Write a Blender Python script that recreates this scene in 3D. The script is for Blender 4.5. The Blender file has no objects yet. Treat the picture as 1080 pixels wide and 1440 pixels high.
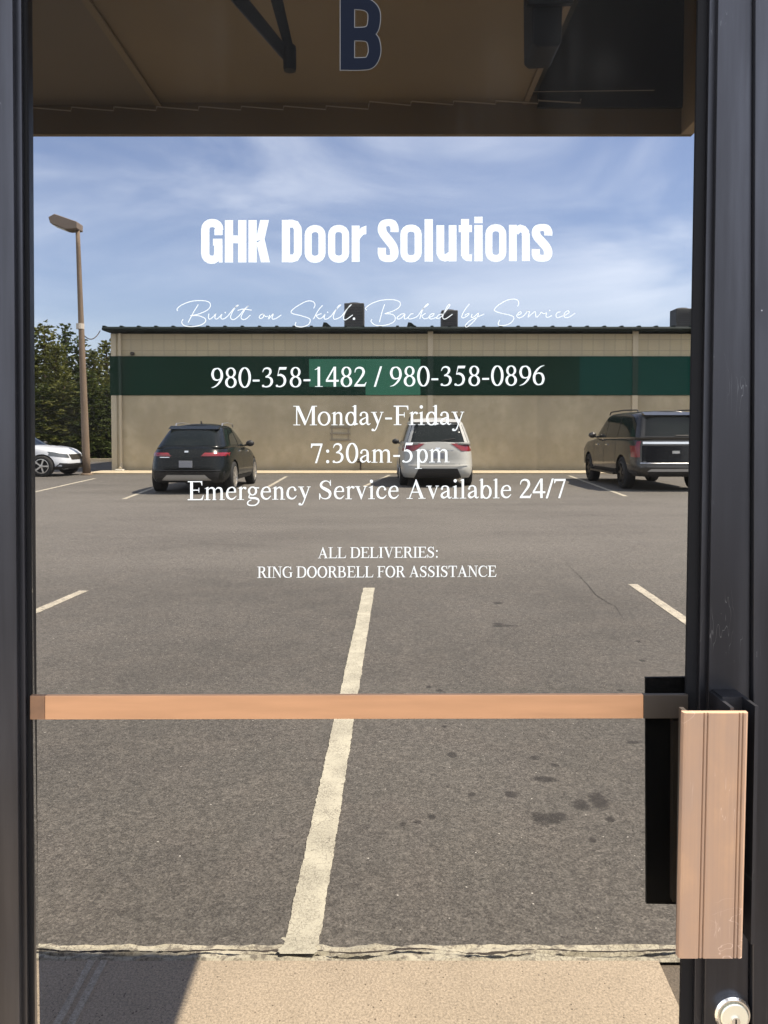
import bpy, bmesh, math, random
from mathutils import Vector, Matrix, noise
random.seed(7)
R = math.radians
C = bpy.context.scene
COL = C.collection

# ------------------------------------------------------------------ camera, sky, sun, exposure
EYE = Vector((0.0, 0.0, 1.45)); PITCH = R(2.0); FPX = 1083.0; CX, CY = 540.0, 645.0
cd = bpy.data.cameras.new('camera'); cam = bpy.data.objects.new('camera', cd); COL.objects.link(cam)
cam.location = EYE; cam.rotation_euler = (R(90) - PITCH, 0, 0)
cd.sensor_fit = 'VERTICAL'; cd.sensor_height = 24.0; cd.lens = FPX / 1440.0 * 24.0
cd.shift_y = -(720.0 - CY) / 1440.0
cd.clip_start = 0.02; cd.clip_end = 6000.0
C.camera = cam
SUN_DIR = Vector((0.588, -0.03, 1.0)).normalized()          # towards the sun
SUN_EL = math.asin(SUN_DIR.z); SUN_AZ = math.atan2(SUN_DIR.x, SUN_DIR.y)
sd = bpy.data.lights.new('sun', 'SUN'); sun = bpy.data.objects.new('sun', sd); COL.objects.link(sun)
sd.energy = 4.6; sd.angle = R(0.5); sd.color = (1.0, 0.90, 0.75)
sun.rotation_euler = SUN_DIR.to_track_quat('Z', 'Y').to_euler(); sun.location = (20, -1, 30)
C.view_settings.view_transform = 'Standard'; C.view_settings.look = 'None'
C.view_settings.exposure = 1.9; C.view_settings.gamma = 1.0
GLASS_T = 0.43
W = bpy.data.worlds.new('World'); C.world = W; W.use_nodes = True
def build_world():
    nt = W.node_tree; N = nt.nodes; L = nt.links
    bg = N['Background']; bg.inputs[1].default_value = 0.068
    sky = N.new('ShaderNodeTexSky'); sky.sky_type = 'NISHITA'; sky.sun_disc = False
    sky.sun_elevation = SUN_EL; sky.sun_rotation = SUN_AZ; sky.air_density = 1.1; sky.dust_density = 0.6; sky.ozone_density = 2.2
    tc = N.new('ShaderNodeTexCoord'); mp = N.new('ShaderNodeMapping')
    mp.inputs['Scale'].default_value = (1.2, 1.4, 3.9); mp.inputs['Rotation'].default_value = (0.0, R(7), R(10))
    L.new(tc.outputs['Generated'], mp.inputs['Vector'])
    n1 = N.new('ShaderNodeTexNoise'); n1.inputs['Scale'].default_value = 2.3; n1.inputs['Detail'].default_value = 7
    n1.inputs['Roughness'].default_value = 0.54; n1.inputs['Distortion'].default_value = 0.6
    L.new(mp.outputs[0], n1.inputs['Vector'])
    n2 = N.new('ShaderNodeTexNoise'); n2.inputs['Scale'].default_value = 1.1; n2.inputs['Detail'].default_value = 3
    L.new(tc.outputs['Generated'], n2.inputs['Vector'])
    r1 = N.new('ShaderNodeMapRange'); r1.inputs[1].default_value = 0.36; r1.inputs[2].default_value = 0.80
    r1.interpolation_type = 'SMOOTHSTEP'; L.new(n1.outputs['Fac'], r1.inputs[0])
    r2 = N.new('ShaderNodeMapRange'); r2.inputs[1].default_value = 0.30; r2.inputs[2].default_value = 0.62
    L.new(n2.outputs['Fac'], r2.inputs[0])
    mul = N.new('ShaderNodeMath'); mul.operation = 'MULTIPLY'; L.new(r1.outputs[0], mul.inputs[0]); L.new(r2.outputs[0], mul.inputs[1])
    add = N.new('ShaderNodeMath'); add.operation = 'MULTIPLY_ADD'; L.new(mul.outputs[0], add.inputs[0]); add.inputs[1].default_value = 0.42; add.inputs[2].default_value = 0.035
    # unseen cloud bank added behind the camera to brighten door front and facade
    sp = N.new('ShaderNodeSeparateXYZ'); L.new(tc.outputs['Generated'], sp.inputs[0])
    bk = N.new('ShaderNodeMapRange'); bk.interpolation_type = 'SMOOTHSTEP'; L.new(sp.outputs[1], bk.inputs[0])
    for i, v in enumerate((0.15, -0.45, 0.0, 0.57)): bk.inputs[i + 1].default_value = v
    tot = N.new('ShaderNodeMath'); tot.operation = 'ADD'; tot.use_clamp = True; L.new(add.outputs[0], tot.inputs[0]); L.new(bk.outputs[0], tot.inputs[1])
    mx = N.new('ShaderNodeMix'); mx.data_type = 'RGBA'; L.new(tot.outputs[0], mx.inputs[0])
    tint = N.new('ShaderNodeMix'); tint.data_type = 'RGBA'; tint.blend_type = 'MULTIPLY'; tint.inputs[0].default_value = 1.0
    L.new(sky.outputs[0], tint.inputs[6]); tint.inputs[7].default_value = (1.11, 1.03, 1.15, 1)
    L.new(tint.outputs[2], mx.inputs[6]); mx.inputs[7].default_value = (11.5, 11.9, 12.6, 1)
    L.new(mx.outputs[2], bg.inputs[0])
build_world()

# ------------------------------------------------------------------ pixel helpers used only to work out positions
def ray(u, v):
    dx = (u - CX) / FPX; dv = (CY - v) / FPX
    return Vector((dx, math.cos(PITCH) + dv * math.sin(PITCH), -math.sin(PITCH) + dv * math.cos(PITCH)))
def atY(u, v, Y):
    d = ray(u, v); return EYE + d * (Y / d.y)
def atZ(u, v, z=0.0):
    d = ray(u, v); return EYE + d * ((z - EYE.z) / d.z)

# ------------------------------------------------------------------ materials
def mat(name, col, rough=0.6, metal=0.0, spec=0.5, coat=0.0, var=None, bump=None, emit=None):
    """var=(scale, colour2, detail) mixes a noise; bump=(scale, strength)"""
    m = bpy.data.materials.new(name); m.use_nodes = True; nt = m.node_tree; b = nt.nodes['Principled BSDF']
    b.inputs['Base Color'].default_value = (*col, 1); b.inputs['Roughness'].default_value = rough
    b.inputs['Metallic'].default_value = metal; b.inputs['Specular IOR Level'].default_value = spec
    b.inputs['Coat Weight'].default_value = coat; b.inputs['Coat Roughness'].default_value = 0.05
    if var or bump:
        tc = nt.nodes.new('ShaderNodeTexCoord')
    if var:
        n = nt.nodes.new('ShaderNodeTexNoise'); n.inputs['Detail'].default_value = var[2] if len(var) > 2 else 6
        if isinstance(var[0], tuple):
            mp = nt.nodes.new('ShaderNodeMapping'); mp.inputs['Scale'].default_value = var[0]
            nt.links.new(tc.outputs['Object'], mp.inputs[0]); nt.links.new(mp.outputs[0], n.inputs['Vector']); n.inputs['Scale'].default_value = 1
        else:
            nt.links.new(tc.outputs['Object'], n.inputs['Vector']); n.inputs['Scale'].default_value = var[0]
        rr = nt.nodes.new('ShaderNodeMapRange'); rr.inputs[1].default_value = 0.3; rr.inputs[2].default_value = 0.7
        nt.links.new(n.outputs['Fac'], rr.inputs[0])
        mx = nt.nodes.new('ShaderNodeMix'); mx.data_type = 'RGBA'; nt.links.new(rr.outputs[0], mx.inputs[0])
        mx.inputs[6].default_value = (*col, 1); mx.inputs[7].default_value = (*var[1], 1)
        nt.links.new(mx.outputs[2], b.inputs['Base Color'])
    if bump:
        n = nt.nodes.new('ShaderNodeTexNoise'); n.inputs['Scale'].default_value = bump[0]; n.inputs['Detail'].default_value = 4
        nt.links.new(tc.outputs['Object'], n.inputs['Vector'])
        bp = nt.nodes.new('ShaderNodeBump'); bp.inputs['Strength'].default_value = bump[1]; bp.inputs['Distance'].default_value = 0.01
        nt.links.new(n.outputs['Fac'], bp.inputs['Height']); nt.links.new(bp.outputs[0], b.inputs['Normal'])
    return m
class NB:
    """small node-tree writer"""
    def __init__(s, m): s.nt = m.node_tree; s.N = s.nt.nodes; s.L = s.nt.links
    def n(s, t, **k):
        x = s.N.new(t)
        for a, v in k.items(): setattr(x, a, v)
        return x
    def put(s, sock, v):
        if hasattr(v, 'links'): s.L.new(v, sock)
        else: sock.default_value = v
    def math(s, op, a, b=0.0, c=0.0, clamp=False):
        x = s.n('ShaderNodeMath', operation=op, use_clamp=clamp)
        for i, v in enumerate((a, b, c)): s.put(x.inputs[i], v)
        return x.outputs[0]
    def mix(s, f, a, b, mode='MIX'):
        x = s.n('ShaderNodeMix', data_type='RGBA', blend_type=mode); s.put(x.inputs[0], f)
        for i, v in ((6, a), (7, b)): s.put(x.inputs[i], (*v, 1) if isinstance(v, tuple) and len(v) == 3 else v)
        return x.outputs[2]
    def noise(s, vec, scale, detail=5, rough=0.5):
        x = s.n('ShaderNodeTexNoise'); s.L.new(vec, x.inputs['Vector']); x.inputs['Scale'].default_value = scale
        x.inputs['Detail'].default_value = detail; x.inputs['Roughness'].default_value = rough; return x.outputs['Fac']
    def vor(s, vec, scale, feature='F1', out='Distance'):
        x = s.n('ShaderNodeTexVoronoi', feature=feature); s.L.new(vec, x.inputs['Vector']); x.inputs['Scale'].default_value = scale; return x.outputs[out]
    def rng(s, v, a, b, c=0.0, d=1.0, smooth=True):
        x = s.n('ShaderNodeMapRange'); 
        if smooth: x.interpolation_type = 'SMOOTHSTEP'
        s.put(x.inputs[0], v)
        for i, q in enumerate((a, b, c, d)): x.inputs[i + 1].default_value = q
        return x.outputs[0]
    def sep(s, v):
        x = s.n('ShaderNodeSeparateXYZ'); s.L.new(v, x.inputs[0]); return x.outputs
    def scalev(s, v, sc, off=(0, 0, 0)):
        x = s.n('ShaderNodeMapping'); s.L.new(v, x.inputs[0]); x.inputs['Scale'].default_value = sc; x.inputs['Location'].default_value = off; return x.outputs[0]
    def bump(s, h, strength, dist=0.01):
        x = s.n('ShaderNodeBump'); s.L.new(h, x.inputs['Height']); x.inputs['Strength'].default_value = strength; x.inputs['Distance'].default_value = dist; return x.outputs[0]
def newmat(name):
    m = bpy.data.materials.new(name); m.use_nodes = True; q = NB(m); b = m.node_tree.nodes['Principled BSDF']
    P = q.n('ShaderNodeTexCoord').outputs['Object']; return m, q, b, P

def asphalt_material():
    m, q, b, P = newmat('asphalt')
    x, y, z = q.sep(P)
    big = q.noise(P, 0.45, 4); mid = q.noise(P, 3.2, 6, 0.6); fine = q.noise(P, 130, 3, 0.7)
    base = q.mix(q.rng(big, 0.3, 0.7), (0.069, 0.064, 0.057), (0.094, 0.087, 0.078))
    base = q.mix(q.math('MULTIPLY', q.rng(mid, 0.35, 0.75), 0.55), base, (0.105, 0.094, 0.082))
    # drive aisle polished paler by traffic, streaks running across
    streak = q.noise(q.scalev(P, (0.25, 0.8, 1)), 1.0, 5, 0.55)
    aisle = q.math('MULTIPLY', q.math('MULTIPLY', q.rng(y, 6.3, 9.5), q.rng(y, 30, 15.5)), q.rng(streak, 0.05, 0.7))
    base = q.mix(q.math('MULTIPLY', aisle, 0.62), base, (0.147, 0.136, 0.121))
    # aggregate
    cell = q.vor(P, 150, 'F1', 'Color')
    cs = q.n('ShaderNodeSeparateColor'); q.L.new(cell, cs.inputs[0])
    g = q.math('ADD', q.math('MULTIPLY', cs.outputs[0], 0.9), 0.55)
    base = q.mix(0.75, base, g, 'MULTIPLY')
    base = q.mix(1.0, base, q.rng(fine, 0.25, 0.75, 0.6, 1.4), 'MULTIPLY')
    big2 = q.vor(P, 23, 'F1', 'Distance'); sel = q.noise(P, 9.7, 2)
    peb = q.math('MULTIPLY', q.rng(big2, 0.09, 0.05), q.rng(sel, 0.52, 0.58))
    base = q.mix(peb, base, (0.42, 0.40, 0.36))
    # oil drips: real marks on the paving
    wob = q.noise(P, 17, 7, 0.68); st = None
    for (u, v, ru, rv) in STAINS:
        c = atZ(u, v); c2 = atZ(u + ru, v); c3 = atZ(u, v - rv)
        rx = max(c2.x - c.x, 0.004); ry = max(c3.y - c.y, 0.004)
        dx = q.math('MULTIPLY', q.math('SUBTRACT', x, c.x), 1 / rx); dy = q.math('MULTIPLY', q.math('SUBTRACT', y, c.y), 1 / ry)
        d = q.math('ADD', q.math('MULTIPLY', dx, dx), q.math('MULTIPLY', dy, dy))
        d = q.math('ADD', d, q.math('MULTIPLY', q.math('SUBTRACT', wob, 0.5), 4.2))
        s = q.rng(d, 1.5, 0.35); st = s if st is None else q.math('MAXIMUM', st, s)
    base = q.mix(q.math('MULTIPLY', st, 0.72), base, (0.016, 0.014, 0.013))
    c2 = q.n('ShaderNodeSeparateColor'); q.L.new(q.vor(P, 62, 'F1', 'Color'), c2.inputs[0])
    base = q.mix(0.45, base, q.math('MULTIPLY_ADD', c2.outputs[0], 0.9, 0.55), 'MULTIPLY')
    blot = q.noise(P, 24, 5, 0.65); base = q.mix(0.45, base, q.rng(blot, 0.25, 0.75, 0.72, 1.28), 'MULTIPLY')
    q.L.new(base, b.inputs['Base Color']); b.inputs['Roughness'].default_value = 0.82; b.inputs['Specular IOR Level'].default_value = 0.35
    h = q.math('ADD', q.math('MULTIPLY', cs.outputs[1], 0.6), fine)
    q.L.new(q.bump(h, 0.55, 0.006), b.inputs['Normal'])
    return m
STAINS = [(776, 1150, 26, 8), (760, 1151, 12, 9), (817, 1132, 11, 8), (842, 1127, 14, 11), (858, 1152, 7, 4), (763, 1096, 20, 4), (780, 1076, 7, 3),
          (752, 1066, 9, 3), (719, 1117, 9, 4), (663, 1117, 5, 3), (607, 1149, 6, 4), (567, 1159, 4, 3), (588, 1156, 6, 3), (833, 1181, 6, 4), (630, 1106, 4, 2),
          (700, 848, 7, 1.6), (710, 880, 20, 1.5), (700, 877, 8, 1.4), (897, 902, 4, 2), (903, 929, 4, 1.5), (618, 971, 5, 2), (603, 966, 4, 2), (871, 971, 5, 2), (635, 1061, 7, 4), (625, 1022, 5, 2), (889, 1044, 12, 2)]
def concrete_material(name, c1, c2, speck):
    m, q, b, P = newmat(name)
    big = q.noise(P, 2.2, 6, 0.6); fine = q.noise(P, 170, 3, 0.7)
    base = q.mix(q.rng(big, 0.3, 0.7), c1, c2)
    base = q.mix(1.0, base, q.rng(fine, 0.25, 0.75, 0.66, 1.3), 'MULTIPLY')
    worm = q.noise(q.scalev(P, (1, 0.6, 1)), 95, 2, 0.4); base = q.mix(1.0, base, q.rng(q.math('ABSOLUTE', q.math('SUBTRACT', worm, 0.5)), 0.0, 0.05, 0.86, 1.03), 'MULTIPLY')
    v = q.vor(P, 75, 'F1', 'Distance'); sel = q.noise(P, 21, 2)
    base = q.mix(q.math('MULTIPLY', q.rng(v, 0.22, 0.14), q.rng(sel, 0.55, 0.6)), base, speck)
    q.L.new(base, b.inputs['Base Color']); b.inputs['Roughness'].default_value = 0.85
    q.L.new(q.bump(fine, 0.5, 0.004), b.inputs['Normal'])
    return m
def worn_paint_material(name, paint, under, wear=0.5, scale=1.0):
    m, q, b, P = newmat(name)
    n = q.noise(P, 38 * scale, 6, 0.7); cr = q.vor(q.scalev(P, (1, 1, 1)), 62 * scale, 'DISTANCE_TO_EDGE', 'Distance')
    warp = q.noise(P, 90 * scale, 3)
    crack = q.math('MULTIPLY', q.rng(q.math('ADD', cr, q.math('MULTIPLY', warp, 0.26)), 0.21, 0.12), q.rng(q.noise(P, 7, 5, 0.65), 0.36, 0.62))
    sq = q.math('MULTIPLY', q.rng(q.math('ABSOLUTE', q.math('SUBTRACT', q.noise(P, 78 * scale, 3, 0.6), 0.5)), 0.036, 0.010), q.rng(q.noise(P, 10, 4), 0.36, 0.58)); crack = q.math('MAXIMUM', crack, q.math('MULTIPLY', sq, 0.8))
    hole = q.math('MAXIMUM', q.rng(n, wear + 0.07, wear + 0.16), q.rng(q.noise(P, 150 * scale, 4, 0.7), 0.60, 0.68))
    f = q.math('MAXIMUM', crack, hole)
    dirt = q.mix(q.rng(q.noise(P, 5, 5), 0.3, 0.75), paint, tuple(c * 0.80 for c in paint))
    q.L.new(q.mix(q.math('MULTIPLY', f, 0.8), dirt, under), b.inputs['Base Color']); b.inputs['Roughness'].default_value = 0.8
    q.L.new(q.bump(n, 0.3, 0.004), b.inputs['Normal'])
    return m
M = {}
M['asphalt'] = asphalt_material()
M['concrete'] = concrete_material('concrete', (0.305, 0.25, 0.185), (0.36, 0.295, 0.22), (0.11, 0.085, 0.06))
M['groove'] = concrete_material('groove', (0.33, 0.29, 0.23), (0.39, 0.345, 0.28), (0.2, 0.18, 0.15))
M['apron'] = concrete_material('apron', (0.40, 0.33, 0.22), (0.46, 0.38, 0.27), (0.3, 0.25, 0.2))
M['rubble'] = concrete_material('rubble', (0.075, 0.060, 0.046), (0.12, 0.098, 0.075), (0.03, 0.025, 0.02))
M['line'] = worn_paint_material('line', (0.44, 0.415, 0.33), (0.12, 0.105, 0.085), 0.53, 1.0)
M['line_thin'] = worn_paint_material('line_thin', (0.44, 0.40, 0.32), (0.14, 0.125, 0.105), 0.47, 0.6)
M['kerbpaint'] = worn_paint_material('kerbpaint', (0.42, 0.39, 0.305), (0.10, 0.085, 0.07), 0.44, 1.0)
def frame_material():
    m, q, b, P = newmat('frame')
    n = q.noise(q.scalev(P, (26, 26, 1.6)), 1.0, 7, 0.6); base = q.mix(q.rng(n, 0.3, 0.7), (0.060, 0.061, 0.070), (0.036, 0.036, 0.041))
    v = q.vor(P, 55, 'F1', 'Distance'); base = q.mix(q.math('MULTIPLY', q.rng(v, 0.07, 0.03), q.rng(q.noise(P, 31, 2), 0.60, 0.63)), base, (0.35, 0.35, 0.36))
    ln = q.rng(q.math('ABSOLUTE', q.math('SUBTRACT', q.noise(q.scalev(P, (90, 1, 14)), 1.0, 2), 0.5)), 0.006, 0.0)
    base = q.mix(q.math('MULTIPLY', q.math('MULTIPLY', ln, q.rng(q.noise(P, 9, 3), 0.58, 0.66)), 0.5), base, (0.22, 0.22, 0.23))
    q.L.new(base, b.inputs['Base Color']); b.inputs['Metallic'].default_value = 0.85
    q.L.new(q.rng(q.noise(q.scalev(P, (18, 18, 5)), 1.0, 6), 0.25, 0.75, 0.30, 0.46), b.inputs['Roughness']); return m
M['frame'] = frame_material()
M['frame_dark'] = mat('frame_dark', (0.03, 0.03, 0.033), 0.45, 0.6)
M['gasket'] = mat('gasket', (0.005, 0.005, 0.006), 0.7, spec=0.2)
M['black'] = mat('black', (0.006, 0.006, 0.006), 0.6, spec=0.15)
M['bronze_bar'] = mat('bronze_bar', (0.49, 0.262, 0.135), 0.45, 0.15, var=((9, 9, 90), (0.42, 0.225, 0.115), 7))
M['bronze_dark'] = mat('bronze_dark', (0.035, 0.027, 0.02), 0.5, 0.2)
M['chrome'] = mat('chrome', (0.8, 0.8, 0.78), 0.22, 1.0)
M['brass'] = mat('brass', (0.78, 0.76, 0.62), 0.35, 0.6)
M['vinyl'] = mat('vinyl', (0.72, 0.76, 0.75), 0.6)
M['navy'] = mat('navy', (0.0018, 0.0045, 0.013), 0.6, spec=0.1)
M['vinyl_edge'] = mat('vinyl_edge', (0.10, 0.10, 0.10), 0.6)
def handle_material():
    m, q, b, P = newmat('bronze_plate')
    x, y, z = q.sep(P)
    n = q.noise(q.scalev(P, (14, 14, 9)), 1.0, 6, 0.6)
    streak = q.noise(q.scalev(P, (260, 260, 3)), 1.0, 3)
    base = q.mix(q.rng(n, 0.3, 0.7), (0.325, 0.222, 0.158), (0.40, 0.252, 0.158))
    base = q.mix(q.rng(n, 0.56, 0.74, 0, 0.7), base, (0.47, 0.295, 0.175))
    base = q.mix(q.rng(streak, 0.3, 0.7, 0, 0.35), base, (0.29, 0.195, 0.145))
    for sc, off in (((160, 1, 9), 1.0), ((30, 1, 60), 7.0)):
        sn = q.noise(q.scalev(P, sc, (off, off, off)), 1.0, 2, 0.4); ln = q.rng(q.math('ABSOLUTE', q.math('SUBTRACT', sn, 0.52)), 0.008, 0.0)
        base = q.mix(q.math('MULTIPLY', q.math('MULTIPLY', ln, q.rng(q.noise(q.scalev(P, (9, 1, 9), (off, 0, 0)), 1.0, 3), 0.56, 0.66)), 0.55), base, (0.62, 0.47, 0.38))
    q.L.new(base, b.inputs['Base Color']); b.inputs['Roughness'].default_value = 0.48; b.inputs['Metallic'].default_value = 0.2
    return m
M['plate'] = handle_material()
def pane_material():
    m = bpy.data.materials.new('tinted_glass'); m.use_nodes = True; q = NB(m)
    q.N.remove(q.N['Principled BSDF']); out = q.N['Material Output']
    t = q.n('ShaderNodeBsdfTransparent'); k = math.sqrt(GLASS_T); t.inputs[0].default_value = (k, k * 0.995, k * 0.985, 1)
    g = q.n('ShaderNodeBsdfGlossy'); g.inputs['Roughness'].default_value = 0.0
    lw = q.n('ShaderNodeFresnel'); lw.inputs[0].default_value = 1.09
    mx = q.n('ShaderNodeMixShader'); q.L.new(lw.outputs[0], mx.inputs[0]); q.L.new(t.outputs[0], mx.inputs[1]); q.L.new(g.outputs[0], mx.inputs[2])
    P = q.n('ShaderNodeTexCoord').outputs['Object']; df = q.n('ShaderNodeBsdfDiffuse'); df.inputs[0].default_value = (0.7, 0.68, 0.64, 1)
    sm = q.math('MULTIPLY', q.rng(q.noise(q.scalev(P, (2.6, 1, 1.3)), 1.6, 7, 0.65), 0.45, 0.85), q.rng(q.noise(q.scalev(P, (30, 1, 5)), 1.0, 5, 0.7), 0.3, 0.8))
    m2 = q.n('ShaderNodeMixShader'); q.L.new(q.math('MULTIPLY_ADD', sm, 0.022, 0.002), m2.inputs[0]); q.L.new(mx.outputs[0], m2.inputs[1]); q.L.new(df.outputs[0], m2.inputs[2])
    q.L.new(m2.outputs[0], out.inputs[0]); return m
M['pane'] = pane_material()
M['soffit'] = mat('soffit', (0.24, 0.175, 0.090), 0.8, var=(3.0, (0.19, 0.138, 0.07), 7))
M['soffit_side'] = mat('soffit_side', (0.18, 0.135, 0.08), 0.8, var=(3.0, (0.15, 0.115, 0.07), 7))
M['fascia'] = mat('fascia', (0.25, 0.185, 0.11), 0.75, var=(4, (0.21, 0.155, 0.095)))
M['end_board'] = mat('end_board', (0.42, 0.31, 0.19), 0.75, var=(4, (0.36, 0.27, 0.17)))
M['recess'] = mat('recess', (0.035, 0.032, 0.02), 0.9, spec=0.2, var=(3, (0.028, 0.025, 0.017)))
M['stucco'] = mat('stucco', (0.20, 0.16, 0.115), 0.9, var=(6, (0.165, 0.135, 0.10)), bump=(120, 0.3))

# ------------------------------------------------------------------ mesh helpers
def mesh_obj(name, bm, m, parent=None, smooth=False):
    me = bpy.data.meshes.new(name); bmesh.ops.recalc_face_normals(bm, faces=bm.faces); bm.to_mesh(me); bm.free()
    if smooth:
        for p in me.polygons: p.use_smooth = True
    me.materials.append(m)
    o = bpy.data.objects.new(name, me); COL.objects.link(o)
    if parent: o.parent = parent
    return o
def thing(name, label, cat, loc=(0, 0, 0), rz=0.0, group=None):
    o = bpy.data.objects.new(name, None); COL.objects.link(o); o.location = loc; o.rotation_euler = (0, 0, rz)
    o.empty_display_size = 0.2
    return tag(o, label, cat, group)
def tag(o, label, cat, group=None):
    o['label'] = label; o['category'] = cat
    if group: o['group'] = group
    return o
def struct(o, kind='structure'):
    o['kind'] = kind; return o
def box(bm, x0, x1, y0, y1, z0, z1):
    v = [bm.verts.new(p) for p in ((x0, y0, z0), (x1, y0, z0), (x1, y1, z0), (x0, y1, z0), (x0, y0, z1), (x1, y0, z1), (x1, y1, z1), (x0, y1, z1))]
    for f in ((0, 3, 2, 1), (4, 5, 6, 7), (0, 1, 5, 4), (1, 2, 6, 5), (2, 3, 7, 6), (3, 0, 4, 7)): bm.faces.new([v[i] for i in f])
def prism(bm, pts, axis):
    """extrude a planar polygon (list of Vectors) along vector axis"""
    a = [bm.verts.new(p) for p in pts]; b = [bm.verts.new(Vector(p) + Vector(axis)) for p in pts]
    n = len(a); bm.faces.new(a); bm.faces.new(b[::-1])
    for i in range(n): bm.faces.new((a[i], b[i], b[(i + 1) % n], a[(i + 1) % n]))
def bevel(bm, w, seg=2):
    bmesh.ops.bevel(bm, geom=list(bm.edges), offset=w, segments=seg, profile=0.5, affect='EDGES', clamp_overlap=True)
def boxbm(*d, b=0.0):
    bm = bmesh.new(); box(bm, *d)
    if b: bevel(bm, b)
    return bm
def bbox_obj(name, dims, m, parent=None, bev=0.0):
    bm = bmesh.new(); box(bm, *dims)
    if bev: bevel(bm, bev)
    return mesh_obj(name, bm, m, parent)
def tube(bm, pts, r, n=8, caps=True):
    pts = [Vector(p) for p in pts]; rings = []
    rr = r if isinstance(r, (list, tuple)) else [r] * len(pts)
    for i, p in enumerate(pts):
        t = (pts[min(i + 1, len(pts) - 1)] - pts[max(i - 1, 0)]).normalized()
        s = t.cross(Vector((0, 0, 1)) if abs(t.z) < 0.9 else Vector((1, 0, 0))).normalized(); u = s.cross(t)
        rings.append([bm.verts.new(p + (s * math.cos(2 * math.pi * k / n) + u * math.sin(2 * math.pi * k / n)) * rr[i]) for k in range(n)])
    for a, b in zip(rings, rings[1:]):
        for k in range(n): bm.faces.new((a[k], a[(k + 1) % n], b[(k + 1) % n], b[k]))
    if caps: bm.faces.new(rings[0][::-1]); bm.faces.new(rings[-1])
def lathe(bm, prof, center, axis='Y', n=32, caps=True):
    """prof: list of (radius, along)"""
    c = Vector(center); rings = []
    for r, h in prof:
        ring = []
        for k in range(n):
            a = 2 * math.pi * k / n; ca, sa = math.cos(a) * r, math.sin(a) * r
            p = {'Y': (ca, h, sa), 'X': (h, ca, sa), 'Z': (ca, sa, h)}[axis]
            ring.append(bm.verts.new(c + Vector(p)))
        rings.append(ring)
    for a, b in zip(rings, rings[1:]):
        for k in range(n): bm.faces.new((a[k], a[(k + 1) % n], b[(k + 1) % n], b[k]))
    if caps: bm.faces.new(rings[0][::-1]); bm.faces.new(rings[-1])
def px_slab(bm, poly, Yf, Yb):
    prism(bm, [atY(u, v, Yf) for u, v in poly], (0, Yb - Yf, 0))

# ------------------------------------------------------------------ ground, kerb, walk, lines
SW = 0.10                                                    # height of the walk above the lot
def ragged_strip(p0, p1, w0, w1, z, n=60, amp=0.006):
    """thin painted strip between two ground points with uneven edges"""
    bm = bmesh.new(); a = Vector(p0); b = Vector(p1); d = (b - a); s = Vector((-d.y, d.x, 0)).normalized(); prev = None
    for i in range(n + 1):
        t = i / n; c = a.lerp(b, t); w = (w0 + (w1 - w0) * t) / 2
        L = t * d.length; e = [amp * (0.9 * noise.noise((L * 9, k, a.x)) + 0.7 * noise.noise((L * 34, k, 3)) + 0.5 * noise.noise((L * 130, k, 8))) for k in (1.5, 6.5)]
        l = bm.verts.new((*(c + s * (w + e[0])).xy, z)); r = bm.verts.new((*(c - s * (w + e[1])).xy, z))
        if prev: bm.faces.new((prev[0], prev[1], r, l))
        prev = (l, r)
    return bm
KY0 = atZ(500, 1351, SW).y; KY1 = atZ(500, 1326, SW).y       # kerb top strip
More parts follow.
